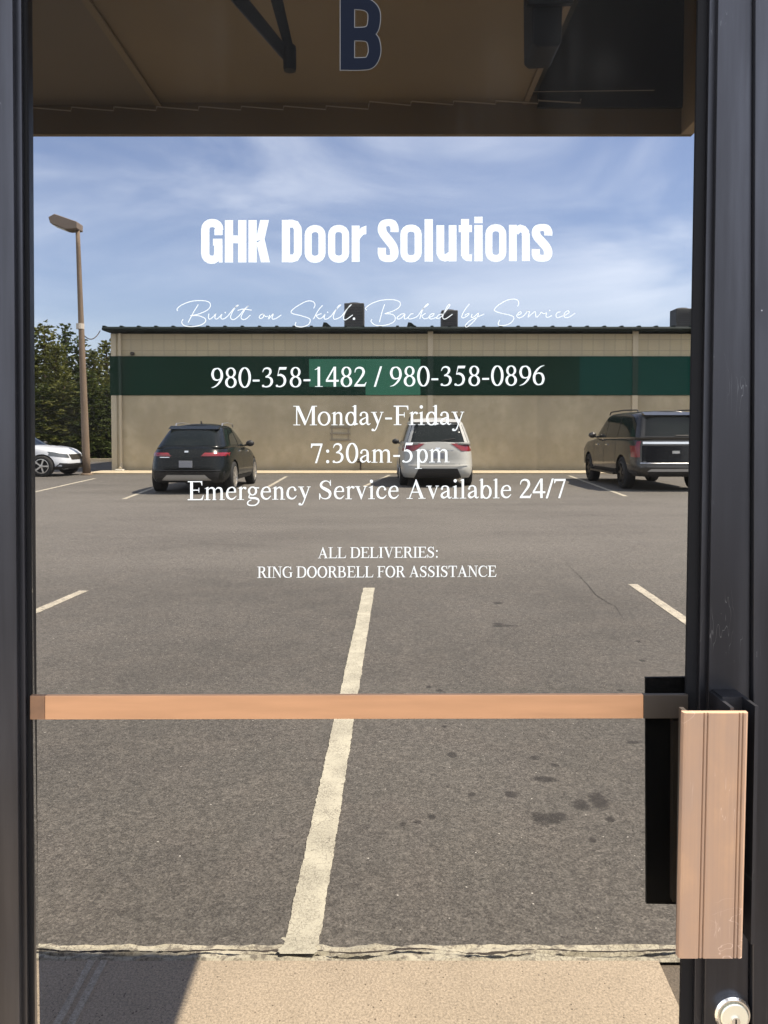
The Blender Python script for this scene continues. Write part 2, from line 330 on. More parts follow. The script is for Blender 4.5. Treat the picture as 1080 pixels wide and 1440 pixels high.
def build_ground():
    bm = bmesh.new()
    v = [bm.verts.new(p) for p in ((-900, -300, 0), (900, -300, 0), (900, 1500, 0), (-900, 1500, 0))]; bm.faces.new(v)
    struct(mesh_obj('parking_lot', bm, M['asphalt']))
    # walk: slabs with a scored joint and a cut-off corner on the right
    xj = atZ(112, 1400, SW).x
    corner = atZ(926, 1351, SW); corner2 = atZ(966, 1440, SW)
    dxy = (corner2 - corner); far = corner + dxy * 6
    bm = bmesh.new()
    poly = [(-6, -0.6), (far.x, -0.6), (far.x, far.y), (corner.x, KY0), (-6, KY0)]
    poly = [(-6, -0.9), (corner.x + dxy.x * (KY0 + 0.9) / -dxy.y, -0.9), (corner.x, KY0), (-6, KY0)]
    prism(bm, [Vector((x, y, SW)) for x, y in poly], (0, 0, -0.12))
    struct(mesh_obj('sidewalk', bm, M['concrete']))
    bm = bmesh.new()
    for dx in (-0.016, 0.016): box(bm, xj + dx - 0.009, xj + dx + 0.009, -0.5, KY0 - 0.002, SW, SW + 0.0035)
    struct(mesh_obj('sidewalk_joint', bm, M['groove']))
    bm = bmesh.new(); x0 = corner.x + 0.004
    pts = [(x0, KY0), (6, KY0), (6, -0.9), (corner.x + dxy.x * (KY0 + 0.9) / -dxy.y + 0.004, -0.9)]
    prism(bm, [Vector((x, y, SW - 0.012)) for x, y in pts], (0, 0, -0.10))
    struct(mesh_obj('sidewalk_patch', bm, M['rubble']))
    # kerb: crumbling painted concrete edge
    bm = bmesh.new(); n = 520; rows = []
    for i in range(n + 1):
        x = -6 + 12 * i / n; row = []
        for j in range(9):
            t = j / 8; y = KY0 + (KY1 - KY0) * t
            h = 0.007 * noise.noise((x * 14, y * 40, 2)) + 0.004 * noise.noise((x * 60, y * 90, 5))
            cut = abs(t - 0.36 + 0.22 * noise.noise((x * 6, 0, 9)))
            if cut < 0.10: h -= 0.016 * (1 - cut / 0.10) * (0.5 + noise.noise((x * 3, 4, 1)))
            if j == 8: h -= 0.012; y += 0.010 * noise.noise((x * 22, 1, 3)) + 0.006 * noise.noise((x * 70, 1, 3))
            if j == 0: h = -0.004
            row.append(bm.verts.new((x, y, SW + h)))
        row.append(bm.verts.new((x, KY1 + 0.02, -0.02))); rows.append(row)
    for a, b in zip(rows, rows[1:]):
        for j in range(len(a) - 1): bm.faces.new((a[j], b[j], b[j + 1], a[j + 1]))
    struct(mesh_obj('kerb', bm, M['kerbpaint']))
    bm = bmesh.new(); prev = None; n = 900
    for i in range(n + 1):
        x = -3.0 + 6.0 * i / n; t = 0.36 + 0.22 * -noise.noise((x * 6, 0, 9)) + 0.05 * noise.noise((x * 40, 3, 3)); y = KY0 + (KY1 - KY0) * max(0.08, min(0.9, t))
        w = max(0.0003, 0.0028 + 0.0055 * noise.noise((x * 9, 7, 2)) + 0.003 * noise.noise((x * 70, 1, 8)))
        a = bm.verts.new((x, y - w, SW + 0.0085)); c = bm.verts.new((x, y + w, SW + 0.0085))
        if prev: bm.faces.new((prev[0], a, c, prev[1]))
        prev = (a, c)
    struct(mesh_obj('kerb_crack', bm, mat('kerb_crack', (0.035, 0.028, 0.022), 0.95)))
    # stall lines: each one a worn painted strip
    def line(name, a, b, wa, wb, m, amp): struct(mesh_obj(name, ragged_strip(a, b, wa, wb, 0.004, 620 if amp > 0.003 else 20, amp), m))
    g0 = atZ(423, 1330); g1 = atZ(519, 827); g0 = Vector((g0.x, KY1 + 0.015, 0))
    line('parking_line', g0, g1, 0.100, 0.105, M['line'], 0.0045)
    a = atZ(890, 822); b = atZ(1010, 905); line('parking_line', a, b, 0.085, 0.09, M['line_thin'], 0.003)
    b = b + (b - a).normalized() * 3.0; 
    a = atZ(118, 831); b = atZ(30, 869); line('parking_line', a, b, 0.085, 0.09, M['line_thin'], 0.003)
    line('parking_line', atZ(174, 702), atZ(232, 680), 0.1, 0.1, M['line_thin'], 0.002)
    line('parking_line', atZ(375, 686), atZ(403, 670), 0.1, 0.1, M['line_thin'], 0.002)
    line('parking_line', atZ(40, 694), atZ(133, 673), 0.11, 0.11, M['line_thin'], 0.002)
    line('parking_line', atZ(880, 698), atZ(800, 669), 0.11, 0.11, M['line_thin'], 0.002)
    line('parking_line', atZ(548, 668), atZ(512, 684), 0.1, 0.1, M['line_thin'], 0.002)
    # paint carried over the kerb at the end of the long line
    c = atZ(420, 1334, SW); bm = bmesh.new(); prev = None
    for i in range(15):
        t = i / 14; y = KY0 + 0.012 + (KY1 - KY0 - 0.004) * t; w = 0.046 + 0.006 * math.sin(7 * t) + random.uniform(-.004, .004)
        l = bm.verts.new((c.x - w, y, SW + 0.010)); r = bm.verts.new((c.x + w, y, SW + 0.010))
        if prev: bm.faces.new((prev[0], prev[1], r, l))
        prev = (l, r)
    struct(mesh_obj('kerb_paint', bm, M['line']))
    # hairline crack
    bm = bmesh.new(); prev = None
    for i, (u, v) in enumerate(((793, 787), (802, 798), (815, 810), (826, 822), (838, 837), (852, 846), (866, 853), (874, 866), (879, 876))):
        c = atZ(u, v); w = 0.0038 * (1 - abs(i - 4) / 5.5)
        l = bm.verts.new((c.x - w, c.y, 0.004)); r = bm.verts.new((c.x + w, c.y + 0.004, 0.004))
        if prev: bm.faces.new((prev[0], prev[1], r, l))
        prev = (l, r)
    struct(mesh_obj('pavement_crack', bm, mat('crack', (0.042, 0.038, 0.034), 0.9)))
build_ground()

# ------------------------------------------------------------------ the glass door
GY = 0.92                                                    # glass plane
Z0, Z1 = SW + 0.02, 2.20
def vert_px(u_top, u_bot):                                   # edge drawn between y=0 and y=1440, continued to v
    return lambda v: u_top + (u_bot - u_top) * v / 1440.0
def stile(bm, ea, eb, Yf, Yb, z0=Z0, z1=Z1):
    """upright member between two slightly leaning edges"""
    pts = []
    for e, z in ((ea, z0), (eb, z0), (eb, z1), (ea, z1)):
        v = 645
        for _ in range(6):
            p = atY(e(v), v, Yf); v -= (z - p.z) / Yf * FPX
        p = atY(e(v), v, Yf); pts.append(Vector((p.x, Yf, z)))
    prism(bm, pts, (0, Yb - Yf, 0))
    return pts
door = thing('glass_door', 'dark framed glass entrance door with white lettering, copper push bar and pull', 'door', (0, GY, SW))
def at_door(o):
    o.parent = door; o.matrix_parent_inverse = Matrix.Translation((0, -GY, -SW)); return o
def build_door():
    # stiles: face, stepped bead, black gasket
    bm = bmesh.new(); stile(bm, vert_px(-72, -62), vert_px(17.5, 27.5), 0.900, 0.952); bevel(bm, 0.0015)
    st = at_door(mesh_obj('stile', bm, M['frame']))
    bm = bmesh.new(); stile(bm, vert_px(19.5, 29.5), vert_px(29.5, 38.5), 0.908, 0.9198); bevel(bm, 0.0012); mesh_obj('glazing_bead', bm, M['frame'], st)
    bm = bmesh.new(); stile(bm, vert_px(29, 38), vert_px(36.5, 46.5), 0.9145, 0.9197); mesh_obj('gasket', bm, M['gasket'], st)
    bm = bmesh.new(); stile(bm, vert_px(1010, 990), vert_px(1059, 1053), 0.900, 0.952); bevel(bm, 0.0015)
    st = at_door(mesh_obj('stile', bm, M['frame']))
    bm = bmesh.new(); stile(bm, vert_px(998, 976), vert_px(1009, 989), 0.908, 0.9198); bevel(bm, 0.0012); mesh_obj('glazing_bead', bm, M['frame'], st)
    bm = bmesh.new(); stile(bm, vert_px(982, 957), vert_px(997.4, 975.4), 0.9145, 0.9197); mesh_obj('gasket', bm, M['gasket'], st)
    xl = -0.475; xr = 0.45
    at_door(bbox_obj('top_rail', (-0.42, 0.385, 0.902, 0.950, 2.10, Z1), M['frame'], None, 0.002))
    at_door(bbox_obj('bottom_rail', (-0.41, 0.365, 0.902, 0.950, Z0, 0.36), M['frame'], None, 0.002))
    bm = bmesh.new(); box(bm, -0.425, 0.392, GY, GY + 0.006, 0.36, 2.10)
    pane = at_door(mesh_obj('glass_pane', bm, M['pane']))
    # push bar across the door, shade at both ends built as darker pieces
    bm = bmesh.new(); px_slab(bm, [(63, 978.5), (905, 977), (905, 1010.5), (63, 1012)], 0.9105, 0.9165); bevel(bm, 0.0008)
    bar = at_door(mesh_obj('push_bar', bm, M['bronze_bar']))
    bm = bmesh.new(); px_slab(bm, [(42, 978.5), (62.9, 978.5), (62.9, 1012), (42, 1012)], 0.9108, 0.9168); bevel(bm, 0.0006); mesh_obj('shaded_end', bm, M['bronze_shaded'], bar)
    bm = bmesh.new(); px_slab(bm, [(905.1, 977), (968, 977), (968, 1010.5), (905.1, 1010.5)], 0.9108, 0.9168); bevel(bm, 0.0006); mesh_obj('shaded_end', bm, M['bronze_dark'], bar)
    # dark reflection of the pull, built as a black slab behind the pane
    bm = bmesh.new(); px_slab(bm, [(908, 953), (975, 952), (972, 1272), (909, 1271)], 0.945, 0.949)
    bk = at_door(mesh_obj('pull_reflection', bm, M['black']))
    bm = bmesh.new(); px_slab(bm, [(947, 1014), (962, 1014), (962, 1268), (946, 1268)], 0.935, 0.9446); mesh_obj('reflection_edge', bm, M['reflection_edge'], bk)
    # pull: extruded plate with two scored grooves, on a bracket behind
    Yf = 0.835
    a = atY(961.5, 1003, Yf); b = atY(1053.5, 1003, Yf); bot = atY(1005, 1348, Yf); xl, xr, zt, zb = a.x, b.x, a.z, bot.z
    w = xr - xl
    prof = [(0, .004), (.0008, .0012), (.003, 0)]
    for f in (0.345, 0.885):
        g = f * w; prof += [(g - .0030, 0), (g - .0020, .0022), (g - .0010, .0004), (g + .0010, .0004), (g + .0020, .0022), (g + .0030, 0)]
    prof += [(w - .003, 0), (w - .0008, .0012), (w, .004), (w, .008), (0, .008)]
    bm = bmesh.new(); prism(bm, [Vector((xl + x, Yf + y, zt)) for x, y in prof], (-0.0022, 0, zb - zt))
    pull = at_door(mesh_obj('pull_handle', bm, M['plate']))
    bm = bmesh.new(); box(bm, xl + 0.003, xl + 0.008, Yf + 0.008, Yf + 0.022, zb + 0.001, zt - 0.001); mesh_obj('return_lip', bm, M['bronze_dark'], pull)
    c = atY(1018, 990, 0.86); d = atY(1052, 990, 0.86)
    bm = bmesh.new(); box(bm, c.x, c.x + 0.004, Yf + 0.009, 0.8995, zb + 0.01, atY(1018, 988, 0.86).z)
    box(bm, d.x, d.x + 0.004, Yf + 0.009, 0.8995, zb + 0.01, atY(1018, 986, 0.86).z); box(bm, c.x + .004, d.x, 0.874, 0.8995, zb + 0.01, atY(1018, 986, 0.86).z)
    mesh_obj('bracket', bm, M['frame'], pull)
    # lock cylinder
    lc = atY(1030, 1426, 0.895)
    bm = bmesh.new(); lathe(bm, [(0.0215, 0.0), (0.0215, -0.006), (0.0195, -0.0085), (0.0178, -0.0085), (0.0172, -0.0045), (0.001, -0.0045)], (lc.x, 0.8999, lc.z), 'Y', 40)
    lock = at_door(mesh_obj('lock_cylinder', bm, M['chrome'], None, False))
    bm = bmesh.new(); lathe(bm, [(0.0165, -0.0046), (0.0165, -0.0095), (0.0155, -0.0105), (0.001, -0.0105)], (lc.x + 0.0006, 0.8999, lc.z - 0.0008), 'Y', 36); mesh_obj('lock_face', bm, M['brass'], lock)
    bm = bmesh.new(); lathe(bm, [(0.0052, -0.0106), (0.0052, -0.0125), (0.001, -0.0125)], (lc.x + 0.001, 0.8999, lc.z - 0.004), 'Y', 24)
    plug = mesh_obj('key_plug', bm, M['chrome'], lock)
    bm = bmesh.new(); box(bm, lc.x + 0.0003, lc.x + 0.0017, 0.8999 - 0.0132, 0.8999 - 0.0126, lc.z - 0.0085, lc.z - 0.001); mesh_obj('keyway', bm, M['gasket'], lock)
    # closer behind the glass: folded arm and body
    bm = bmesh.new(); px_slab(bm, [(300, -30), (340, -14), (414, 78), (402, 86)], 0.975, 0.985); bevel(bm, 0.002)
    cl = at_door(mesh_obj('closer_arm', bm, M['black']))
    bm = bmesh.new(); px_slab(bm, [(372, -30), (391, -30), (414, 72), (402, 76)], 0.987, 0.995); bevel(bm, 0.002); mesh_obj('forearm', bm, M['black'], cl)
    k = atY(407.5, 80, 0.98); bm = bmesh.new(); lathe(bm, [(0.0075, -0.014), (0.0082, -0.010), (0.0082, 0.012), (0.0075, 0.016)], (k.x, 0.98, k.z - 0.003), 'Z', 20); mesh_obj('knuckle', bm, M['black'], cl)
    bm = bmesh.new(); p = [(748, -60), (793, -60), (790, 58), (786, 64), (756, 66), (749, 60)]; px_slab(bm, p, 0.97, 1.03); bevel(bm, 0.002)
    cb = at_door(mesh_obj('closer_body', bm, M['black']))
    bm = bmesh.new(); px_slab(bm, [(742, -60), (806, -60), (806, 4), (742, 6)], 0.962, 0.9695); mesh_obj('cover_plate', bm, M['black'], cb)
    return pane
M['bronze_shaded'] = mat('bronze_shaded', (0.24, 0.13, 0.07), 0.5, 0.2, var=(60, (0.17, 0.095, 0.055)))  # darker bronze stands in for shade on the left bar end
M['reflection_edge'] = mat('reflection_edge', (0.09, 0.07, 0.05), 0.7)  # brown strip within the built reflection of the pull
pane = build_door()

# ------------------------------------------------------------------ lettering on the glass
TY = GY - 0.0006
def catmull(pts, closed=False, k=6):
    P = [Vector(p) for p in pts]; n = len(P); out = []
    rngs = range(n if closed else n - 1)
    for i in rngs:
        p0 = P[(i - 1) % n] if closed or i > 0 else P[0] * 2 - P[1]; p1 = P[i]; p2 = P[(i + 1) % n]
        p3 = P[(i + 2) % n] if closed or i + 2 < n else P[-1] * 2 - P[-2]
        for j in range(k):
            t = j / k; out.append((0.5 * ((2 * p1) + (p2 - p0) * t + (2 * p0 - 5 * p1 + 4 * p2 - p3) * t * t + (3 * p1 - p0 - 3 * p2 + p3) * t ** 3), i + t))
    if not closed: out.append((P[-1], n - 1))
    return out
class Ink:
    """collects flat vinyl pieces; every piece a hair proud of the last so none share a plane"""
    def __init__(s, Y=TY): s.bm = bmesh.new(); s.k = 0; s.Y = Y
    def face(s, pts, f):
        s.bm.faces.new([s.bm.verts.new(f(x, y, s.Y - 0.00004 * (s.k % 9))) for x, y in pts])
    def poly(s, pts, f): s.face(pts, f); s.k += 1
    def stroke(s, pts, f, w=None, thick=85, thin=34, closed=False, k=6, smooth=True, power=1.4):
        pp = catmull(pts, closed, k) if smooth else [(Vector(p), i) for i, p in enumerate(pts)]
        n = len(pp); L = []; Rr = []
        for i in range(n):
            a = pp[(i - 1) % n if closed else max(i - 1, 0)][0]; b = pp[(i + 1) % n if closed else min(i + 1, n - 1)][0]
            t = (b - a); t = t.normalized() if t.length > 1e-9 else Vector((1, 0))
            if w is None: ww = thin + (thick - thin) * abs(t.y) ** power
            elif isinstance(w, (int, float)): ww = w
            else:
                u = pp[i][1]; j = min(int(u), len(w) - 2); ww = w[j] + (w[j + 1] - w[j]) * (u - j)
            nrm = Vector((-t.y, t.x)) * (ww / 2); L.append(pp[i][0] + nrm); Rr.append(pp[i][0] - nrm)
        yy = s.Y - 0.00004 * (s.k % 9)
        vl = [s.bm.verts.new(f(p.x, p.y, yy)) for p in L]; vr = [s.bm.verts.new(f(p.x, p.y, yy)) for p in Rr]
        for i in range(n if closed else n - 1):
            j = (i + 1) % n; s.bm.faces.new((vl[i], vl[j], vr[j], vr[i]))
        s.k += 1
    def dot(s, c, r, f, n=18): s.poly([(c[0] + r * math.cos(2 * math.pi * i / n), c[1] + r * math.sin(2 * math.pi * i / n)) for i in range(n)], f)
    def done(s, name, m):
        me = bpy.data.meshes.new(name); s.bm.to_mesh(me); s.bm.free(); me.materials.append(m)
        o = bpy.data.objects.new(name, me); COL.objects.link(o); o.parent = pane; return o
def rect(x0, y0, x1, y1): return [(x0, y0), (x1, y0), (x1, y1), (x0, y1)]
def ell(cx, cy, rx, ry, n=16): return [(cx + rx * math.cos(2 * math.pi * i / n), cy + ry * math.sin(2 * math.pi * i / n)) for i in range(n)]
# serif alphabet drawn on a 1000-unit em: ('p', polygon) ('s', points, widths) ('o', ellipse, thick) ('d', centre, radius)
SF = [(15, 395), (150, 460), (167, 460), (167, 390), (85, 398)]
TIPT = [(520, 662), (545, 662), (550, 515), (527, 515), (508, 590), (465, 632)]
TIPB = [(480, 0), (557, 0), (602, 170), (578, 170), (535, 75), (480, 30)]
GL = {
'M': (889, [('p', rect(120, 0, 158, 662)), ('p', rect(695, 0, 797, 662)), ('p', [(100, 662), (222, 662), (478, 120), (425, 0)]), ('p', [(425, 0), (452, 0), (740, 662), (692, 662)]), ('p', rect(15, 0, 265, 22)), ('p', rect(615, 0, 880, 22)), ('p', rect(15, 640, 215, 662)), ('p', rect(700, 640, 880, 662))]),
'F': (556, [('p', rect(102, 0, 204, 662)), ('p', rect(15, 628, 540, 662)), ('p', TIPT), ('p', rect(200, 330, 405, 364)), ('p', rect(390, 265, 415, 430)), ('p', rect(15, 0, 292, 22))]),
'E': (611, [('p', rect(105, 0, 207, 662)), ('p', rect(15, 628, 545, 662)), ('p', TIPT), ('p', rect(200, 330, 430, 364)), ('p', rect(412, 265, 437, 430)), ('p', rect(15, 0, 560, 34)), ('p', TIPB)]),
'L': (611, [('p', rect(105, 0, 207, 662)), ('p', rect(15, 640, 300, 662)), ('p', rect(15, 0, 560, 34)), ('p', TIPB)]),
'D': (722, [('p', rect(105, 0, 207, 662)), ('s', [(150, 645), (330, 645), (500, 610), (610, 490), (635, 335), (608, 175), (500, 55), (330, 18), (150, 17)], 103), ('p', rect(15, 640, 170, 662)), ('p', rect(15, 0, 170, 22))]),
'R': (667, [('p', rect(105, 0, 207, 662)), ('s', [(150, 645), (330, 645), (450, 605), (492, 505), (450, 395), (335, 348), (200, 346)], 98), ('p', [(290, 350), (410, 350), (600, 50), (662, 22), (662, 0), (520, 0)]), ('p', rect(15, 0, 292, 22)), ('p', rect(15, 640, 170, 662))]),
'B': (667, [('p', rect(105, 0, 207, 662)), ('s', [(150, 645), (310, 645), (430, 612), (472, 515), (432, 405), (330, 358), (200, 352)], 95), ('s', [(200, 350), (350, 348), (490, 300), (540, 182), (490, 62), (350, 18), (150, 17)], 102), ('p', rect(15, 640, 170, 662)), ('p', rect(15, 0, 170, 22))]),
'O': (722, [('o', ell(361, 331, 278, 328), 106)]),
'C': (667, [('s', [(605, 480), (540, 600), (390, 645), (210, 600), (100, 455), (88, 330), (112, 185), (220, 55), (390, 18), (530, 60), (625, 150)], [18, 34, 36, 68, 100, 106, 98, 66, 38, 32, 18]), ('p', [(592, 662), (612, 662), (620, 455), (598, 455), (560, 590)])]),
'G': (722, [('s', [(605, 480), (540, 600), (390, 645), (210, 600), (100, 455), (88, 330), (112, 185), (220, 55), (390, 18), (520, 32), (610, 65)], [18, 34, 36, 68, 100, 106, 98, 66, 38, 36, 34]), ('p', [(592, 662), (612, 662), (620, 455), (598, 455), (560, 590)]), ('p', rect(555, 45, 655, 310)), ('p', rect(455, 300, 712, 322))]),
'S': (556, [('s', [(455, 490), (415, 595), (290, 642), (165, 600), (112, 510), (152, 420), (290, 345), (415, 265), (448, 165), (395, 60), (265, 18), (130, 62), (70, 190)], [18, 26, 36, 60, 82, 92, 112, 112, 88, 60, 36, 26, 18]), ('p', [(448, 675), (468, 675), (478, 470), (456, 470), (430, 580)]), ('p', [(45, 210), (67, 210), (95, 85), (70, -12), (50, -12)])]),
'I': (333, [('p', rect(116, 0, 218, 662)), ('p', rect(20, 0, 313, 22)), ('p', rect(20, 640, 313, 662))]),
'N': (722, [('p', rect(118, 0, 154, 662)), ('p', rect(570, 0, 606, 662)), ('p', [(95, 662), (217, 662), (606, 90), (606, -11), (585, -11)]), ('p', rect(10, 640, 180, 662)), ('p', rect(20, 0, 262, 22)), ('p', rect(468, 640, 712, 662))]),
'T': (611, [('p', rect(255, 0, 357, 662)), ('p', rect(30, 628, 582, 662)), ('p', [(22, 662), (48, 662), (110, 630), (66, 590), (42, 495), (17, 495)]), ('p', [(590, 662), (564, 662), (502, 630), (546, 590), (570, 495), (595, 495)]), ('p', rect(160, 0, 452, 22))]),
'V': (722, [('p', [(88, 650), (205, 650), (400, 140), (358, -12)]), ('p', [(350, -12), (374, -12), (618, 650), (580, 650)]), ('p', rect(15, 640, 300, 662)), ('p', rect(480, 640, 706, 662))]),
'A': (722, [('p', [(95, 10), (133, 10), (378, 620), (350, 674)]), ('p', [(338, 674), (372, 674), (642, 10), (527, 10), (322, 545)]), ('p', rect(195, 213, 505, 248)), ('p', rect(15, 0, 228, 22)), ('p', rect(440, 0, 707, 22))]),
'o': (500, [('o', ell(250, 225, 190, 222), 84)]),
'n': (500, [('p', rect(85, 0, 167, 440)), ('p', SF), ('s', [(158, 345), (218, 408), (285, 424), (345, 392), (370, 310), (371, 10)], [18, 36, 58, 78, 83, 83]), ('p', rect(15, 0, 236, 20)), ('p', rect(298, 0, 485, 20))]),
'm': (778, [('p', rect(85, 0, 167, 440)), ('p', SF), ('s', [(158, 345), (215, 408), (285, 424), (350, 392), (378, 310), (379, 10)], [18, 36, 58, 78, 83, 83]), ('s', [(412, 345), (475, 408), (545, 424), (620, 392), (648, 310), (649, 10)], [18, 36, 58, 78, 83, 83]), ('p', rect(15, 0, 236, 20)), ('p', rect(310, 0, 452, 20)), ('p', rect(580, 0, 765, 20))]),
'd': (500, [('o', ell(225, 222, 158, 218), 82), ('p', rect(340, 20, 424, 683)), ('p', [(262, 630), (410, 683), (424, 683), (424, 605), (340, 622)]), ('p', [(424, 70), (490, 50), (490, 30), (360, -10), (340, -10), (340, 60)])]),
'a': (444, [('s', [(88, 345), (108, 405), (185, 440), (275, 420), (318, 335), (320, 80)], [60, 52, 36, 50, 80, 83]), ('d', (88, 345), 40), ('s', [(312, 275), (200, 228), (105, 172), (80, 98), (130, 38), (210, 42), (312, 110)], [22, 38, 62, 80, 72, 42, 24]), ('s', [(320, 85), (350, 28), (395, 22), (442, 58)], [83, 52, 34, 20])]),
'y': (500, [('p', [(68, 440), (165, 440), (302, 120), (255, 5)]), ('s', [(425, 440), (340, 210), (258, 0), (200, -130), (150, -185), (95, -182)], [32, 34, 36, 38, 40, 42]), ('d', (82, -165), 44), ('p', rect(15, 430, 236, 450)), ('p', rect(345, 430, 482, 450))]),
'r': (333, [('p', rect(85, 0, 167, 440)), ('p', SF), ('s', [(158, 340), (200, 405), (250, 428), (305, 412)], [18, 34, 54, 60]), ('d', (300, 405), 42), ('p', rect(10, 0, 250, 20))]),
'i': (278, [('p', rect(98, 0, 181, 440)), ('p', [(18, 395), (165, 460), (181, 460), (181, 390), (98, 398)]), ('p', rect(15, 0, 257, 20)), ('d', (134, 618), 58)]),
'l': (278, [('p', rect(95, 0, 178, 683)), ('p', [(18, 630), (160, 683), (178, 683), (178, 605), (95, 622)]), ('p', rect(18, 0, 258, 20))]),
'e': (444, [('p', rect(95, 255, 400, 287)), ('s', [(372, 265), (358, 370), (305, 428), (230, 440), (122, 380), (72, 230), (102, 102), (195, 30), (305, 40), (410, 135)], [70, 66, 44, 34, 60, 84, 82, 56, 44, 18])]),
'g': (500, [('o', ell(232, 305, 132, 140), 74), ('s', [(155, 185), (105, 135), (110, 80), (200, 62), (340, 52), (440, 5), (450, -90), (350, -180), (210, -200), (80, -175), (50, -105), (110, -35), (190, -5)], [24, 34, 48, 66, 72, 66, 50, 38, 36, 44, 46, 30, 24]), ('p', rect(330, 395, 475, 432))]),
'c': (444, [('s', [(362, 340), (318, 415), (230, 436), (125, 372), (76, 222), (106, 98), (200, 32), (310, 44), (405, 135)], [60, 46, 34, 62, 84, 82, 56, 44, 18]), ('d', (358, 338), 42)]),
'p': (500, [('p', rect(85, -217, 167, 440)), ('p', SF), ('o', ell(278, 222, 150, 218), 82), ('p', rect(5, -217, 250, -197))]),
'v': (500, [('p', [(68, 440), (165, 440), (298, 120), (255, -12)]), ('p', [(242, -12), (266, -12), (432, 440), (395, 440)]), ('p', rect(15, 430, 216, 450)), ('p', rect(345, 430, 482, 450))]),
'b': (500, [('p', rect(70, 0, 153, 683)), ('p', [(3, 630), (140, 683), (153, 683), (153, 605), (70, 622)]), ('o', ell(272, 222, 158, 218), 82)]),
'0': (500, [('o', ell(250, 331, 180, 328), 90)]),
'1': (500, [('p', rect(213, 0, 299, 676)), ('p', [(111, 588), (282, 676), (299, 676), (299, 595), (213, 605), (118, 570)]), ('p', rect(116, 0, 396, 20))]),
'2': (500, [('s', [(55, 475), (92, 590), (205, 640), (325, 605), (372, 500), (335, 385), (225, 235), (60, 35)], [22, 40, 60, 78, 90, 82, 60, 46]), ('p', [(30, 0), (420, 0), (476, 145), (454, 145), (400, 76), (60, 76)])]),
'3': (500, [('s', [(62, 510), (115, 610), (220, 645), (322, 602), (342, 505), (285, 410), (165, 350)], [20, 42, 56, 76, 84, 56, 26]), ('s', [(165, 345), (290, 335), (375, 268), (390, 165), (325, 55), (200, 12), (85, 30)], [26, 50, 84, 90, 66, 40, 36]), ('d', (82, 42), 42)]),
'4': (500, [('p', [(292, 676), (345, 676), (80, 229), (12, 229)]), ('p', rect(12, 167, 474, 231)), ('p', rect(290, 0, 376, 676))]),
'5': (500, [('p', [(165, 676), (436, 676), (402, 592), (140, 592)]), ('p', [(165, 676), (190, 660), (118, 392), (92, 378)]), ('s', [(100, 392), (210, 412), (325, 345), (368, 220), (325, 85), (205, 18), (85, 26)], [32, 74, 86, 92, 74, 44, 34]), ('d', (78, 42), 40)]),
'6': (500, [('s', [(448, 668), (305, 620), (160, 485), (80, 300), (100, 125), (180, 32), (252, 14)], [12, 42, 72, 92, 86, 52, 34]), ('s', [(85, 330), (180, 395), (265, 410), (362, 362), (412, 215), (362, 62), (252, 14)], [18, 36, 46, 76, 92, 70, 34])]),
'7': (500, [('p', rect(28, 590, 440, 662)), ('p', [(28, 662), (90, 662), (90, 592), (42, 510), (20, 516)]), ('p', [(392, 640), (449, 645), (240, -8), (172, -8)])]),
'8': (500, [('o', ell(250, 505, 138, 152), 80), ('o', ell(250, 172, 162, 168), 90)]),
'-': (333, [('p', rect(39, 194, 285, 257))]), ':': (278, [('d', (135, 42), 56), ('d', (135, 400), 56)]), '/': (278, [('p', [(-9, -14), (62, -14), (287, 676), (216, 676)])]), ' ': (250, []),
}
GL['9'] = (500, [(k, [(500 - x, 662 - y) for x, y in a], w) for k, a, w in GL['6'][1]])
def serif_line(name, text, u0, u1, vbase0, vbase1, cap_px):
    """text set between pixel columns u0..u1 of the photo on the glass plane"""
    total = sum(GL[c][0] for c in text) - 30; sx = (u1 - u0) / total; sy = cap_px / 662.0; ink = Ink(); pen = -15
    for ch in text:
        adv, els = GL[ch]
        def f(x, y, Y, pen=pen):
            u = u0 + (pen + x) * sx; return atY(u, vbase0 + (vbase1 - vbase0) * (u - u0) / (u1 - u0) - y * sy, Y)
        for e in els:
            if e[0] == 'p': ink.poly(e[1], f)
            elif e[0] == 'd': ink.dot(e[1], e[2], f)
            elif e[0] == 'o': ink.stroke(e[1], f, None, e[2], 34, True, 4)
            elif isinstance(e[2], list): ink.stroke(e[1], f, e[2])
            else: ink.stroke(e[1], f, None, e[2], 34)
        pen += adv
    return ink.done(name, M['vinyl'])
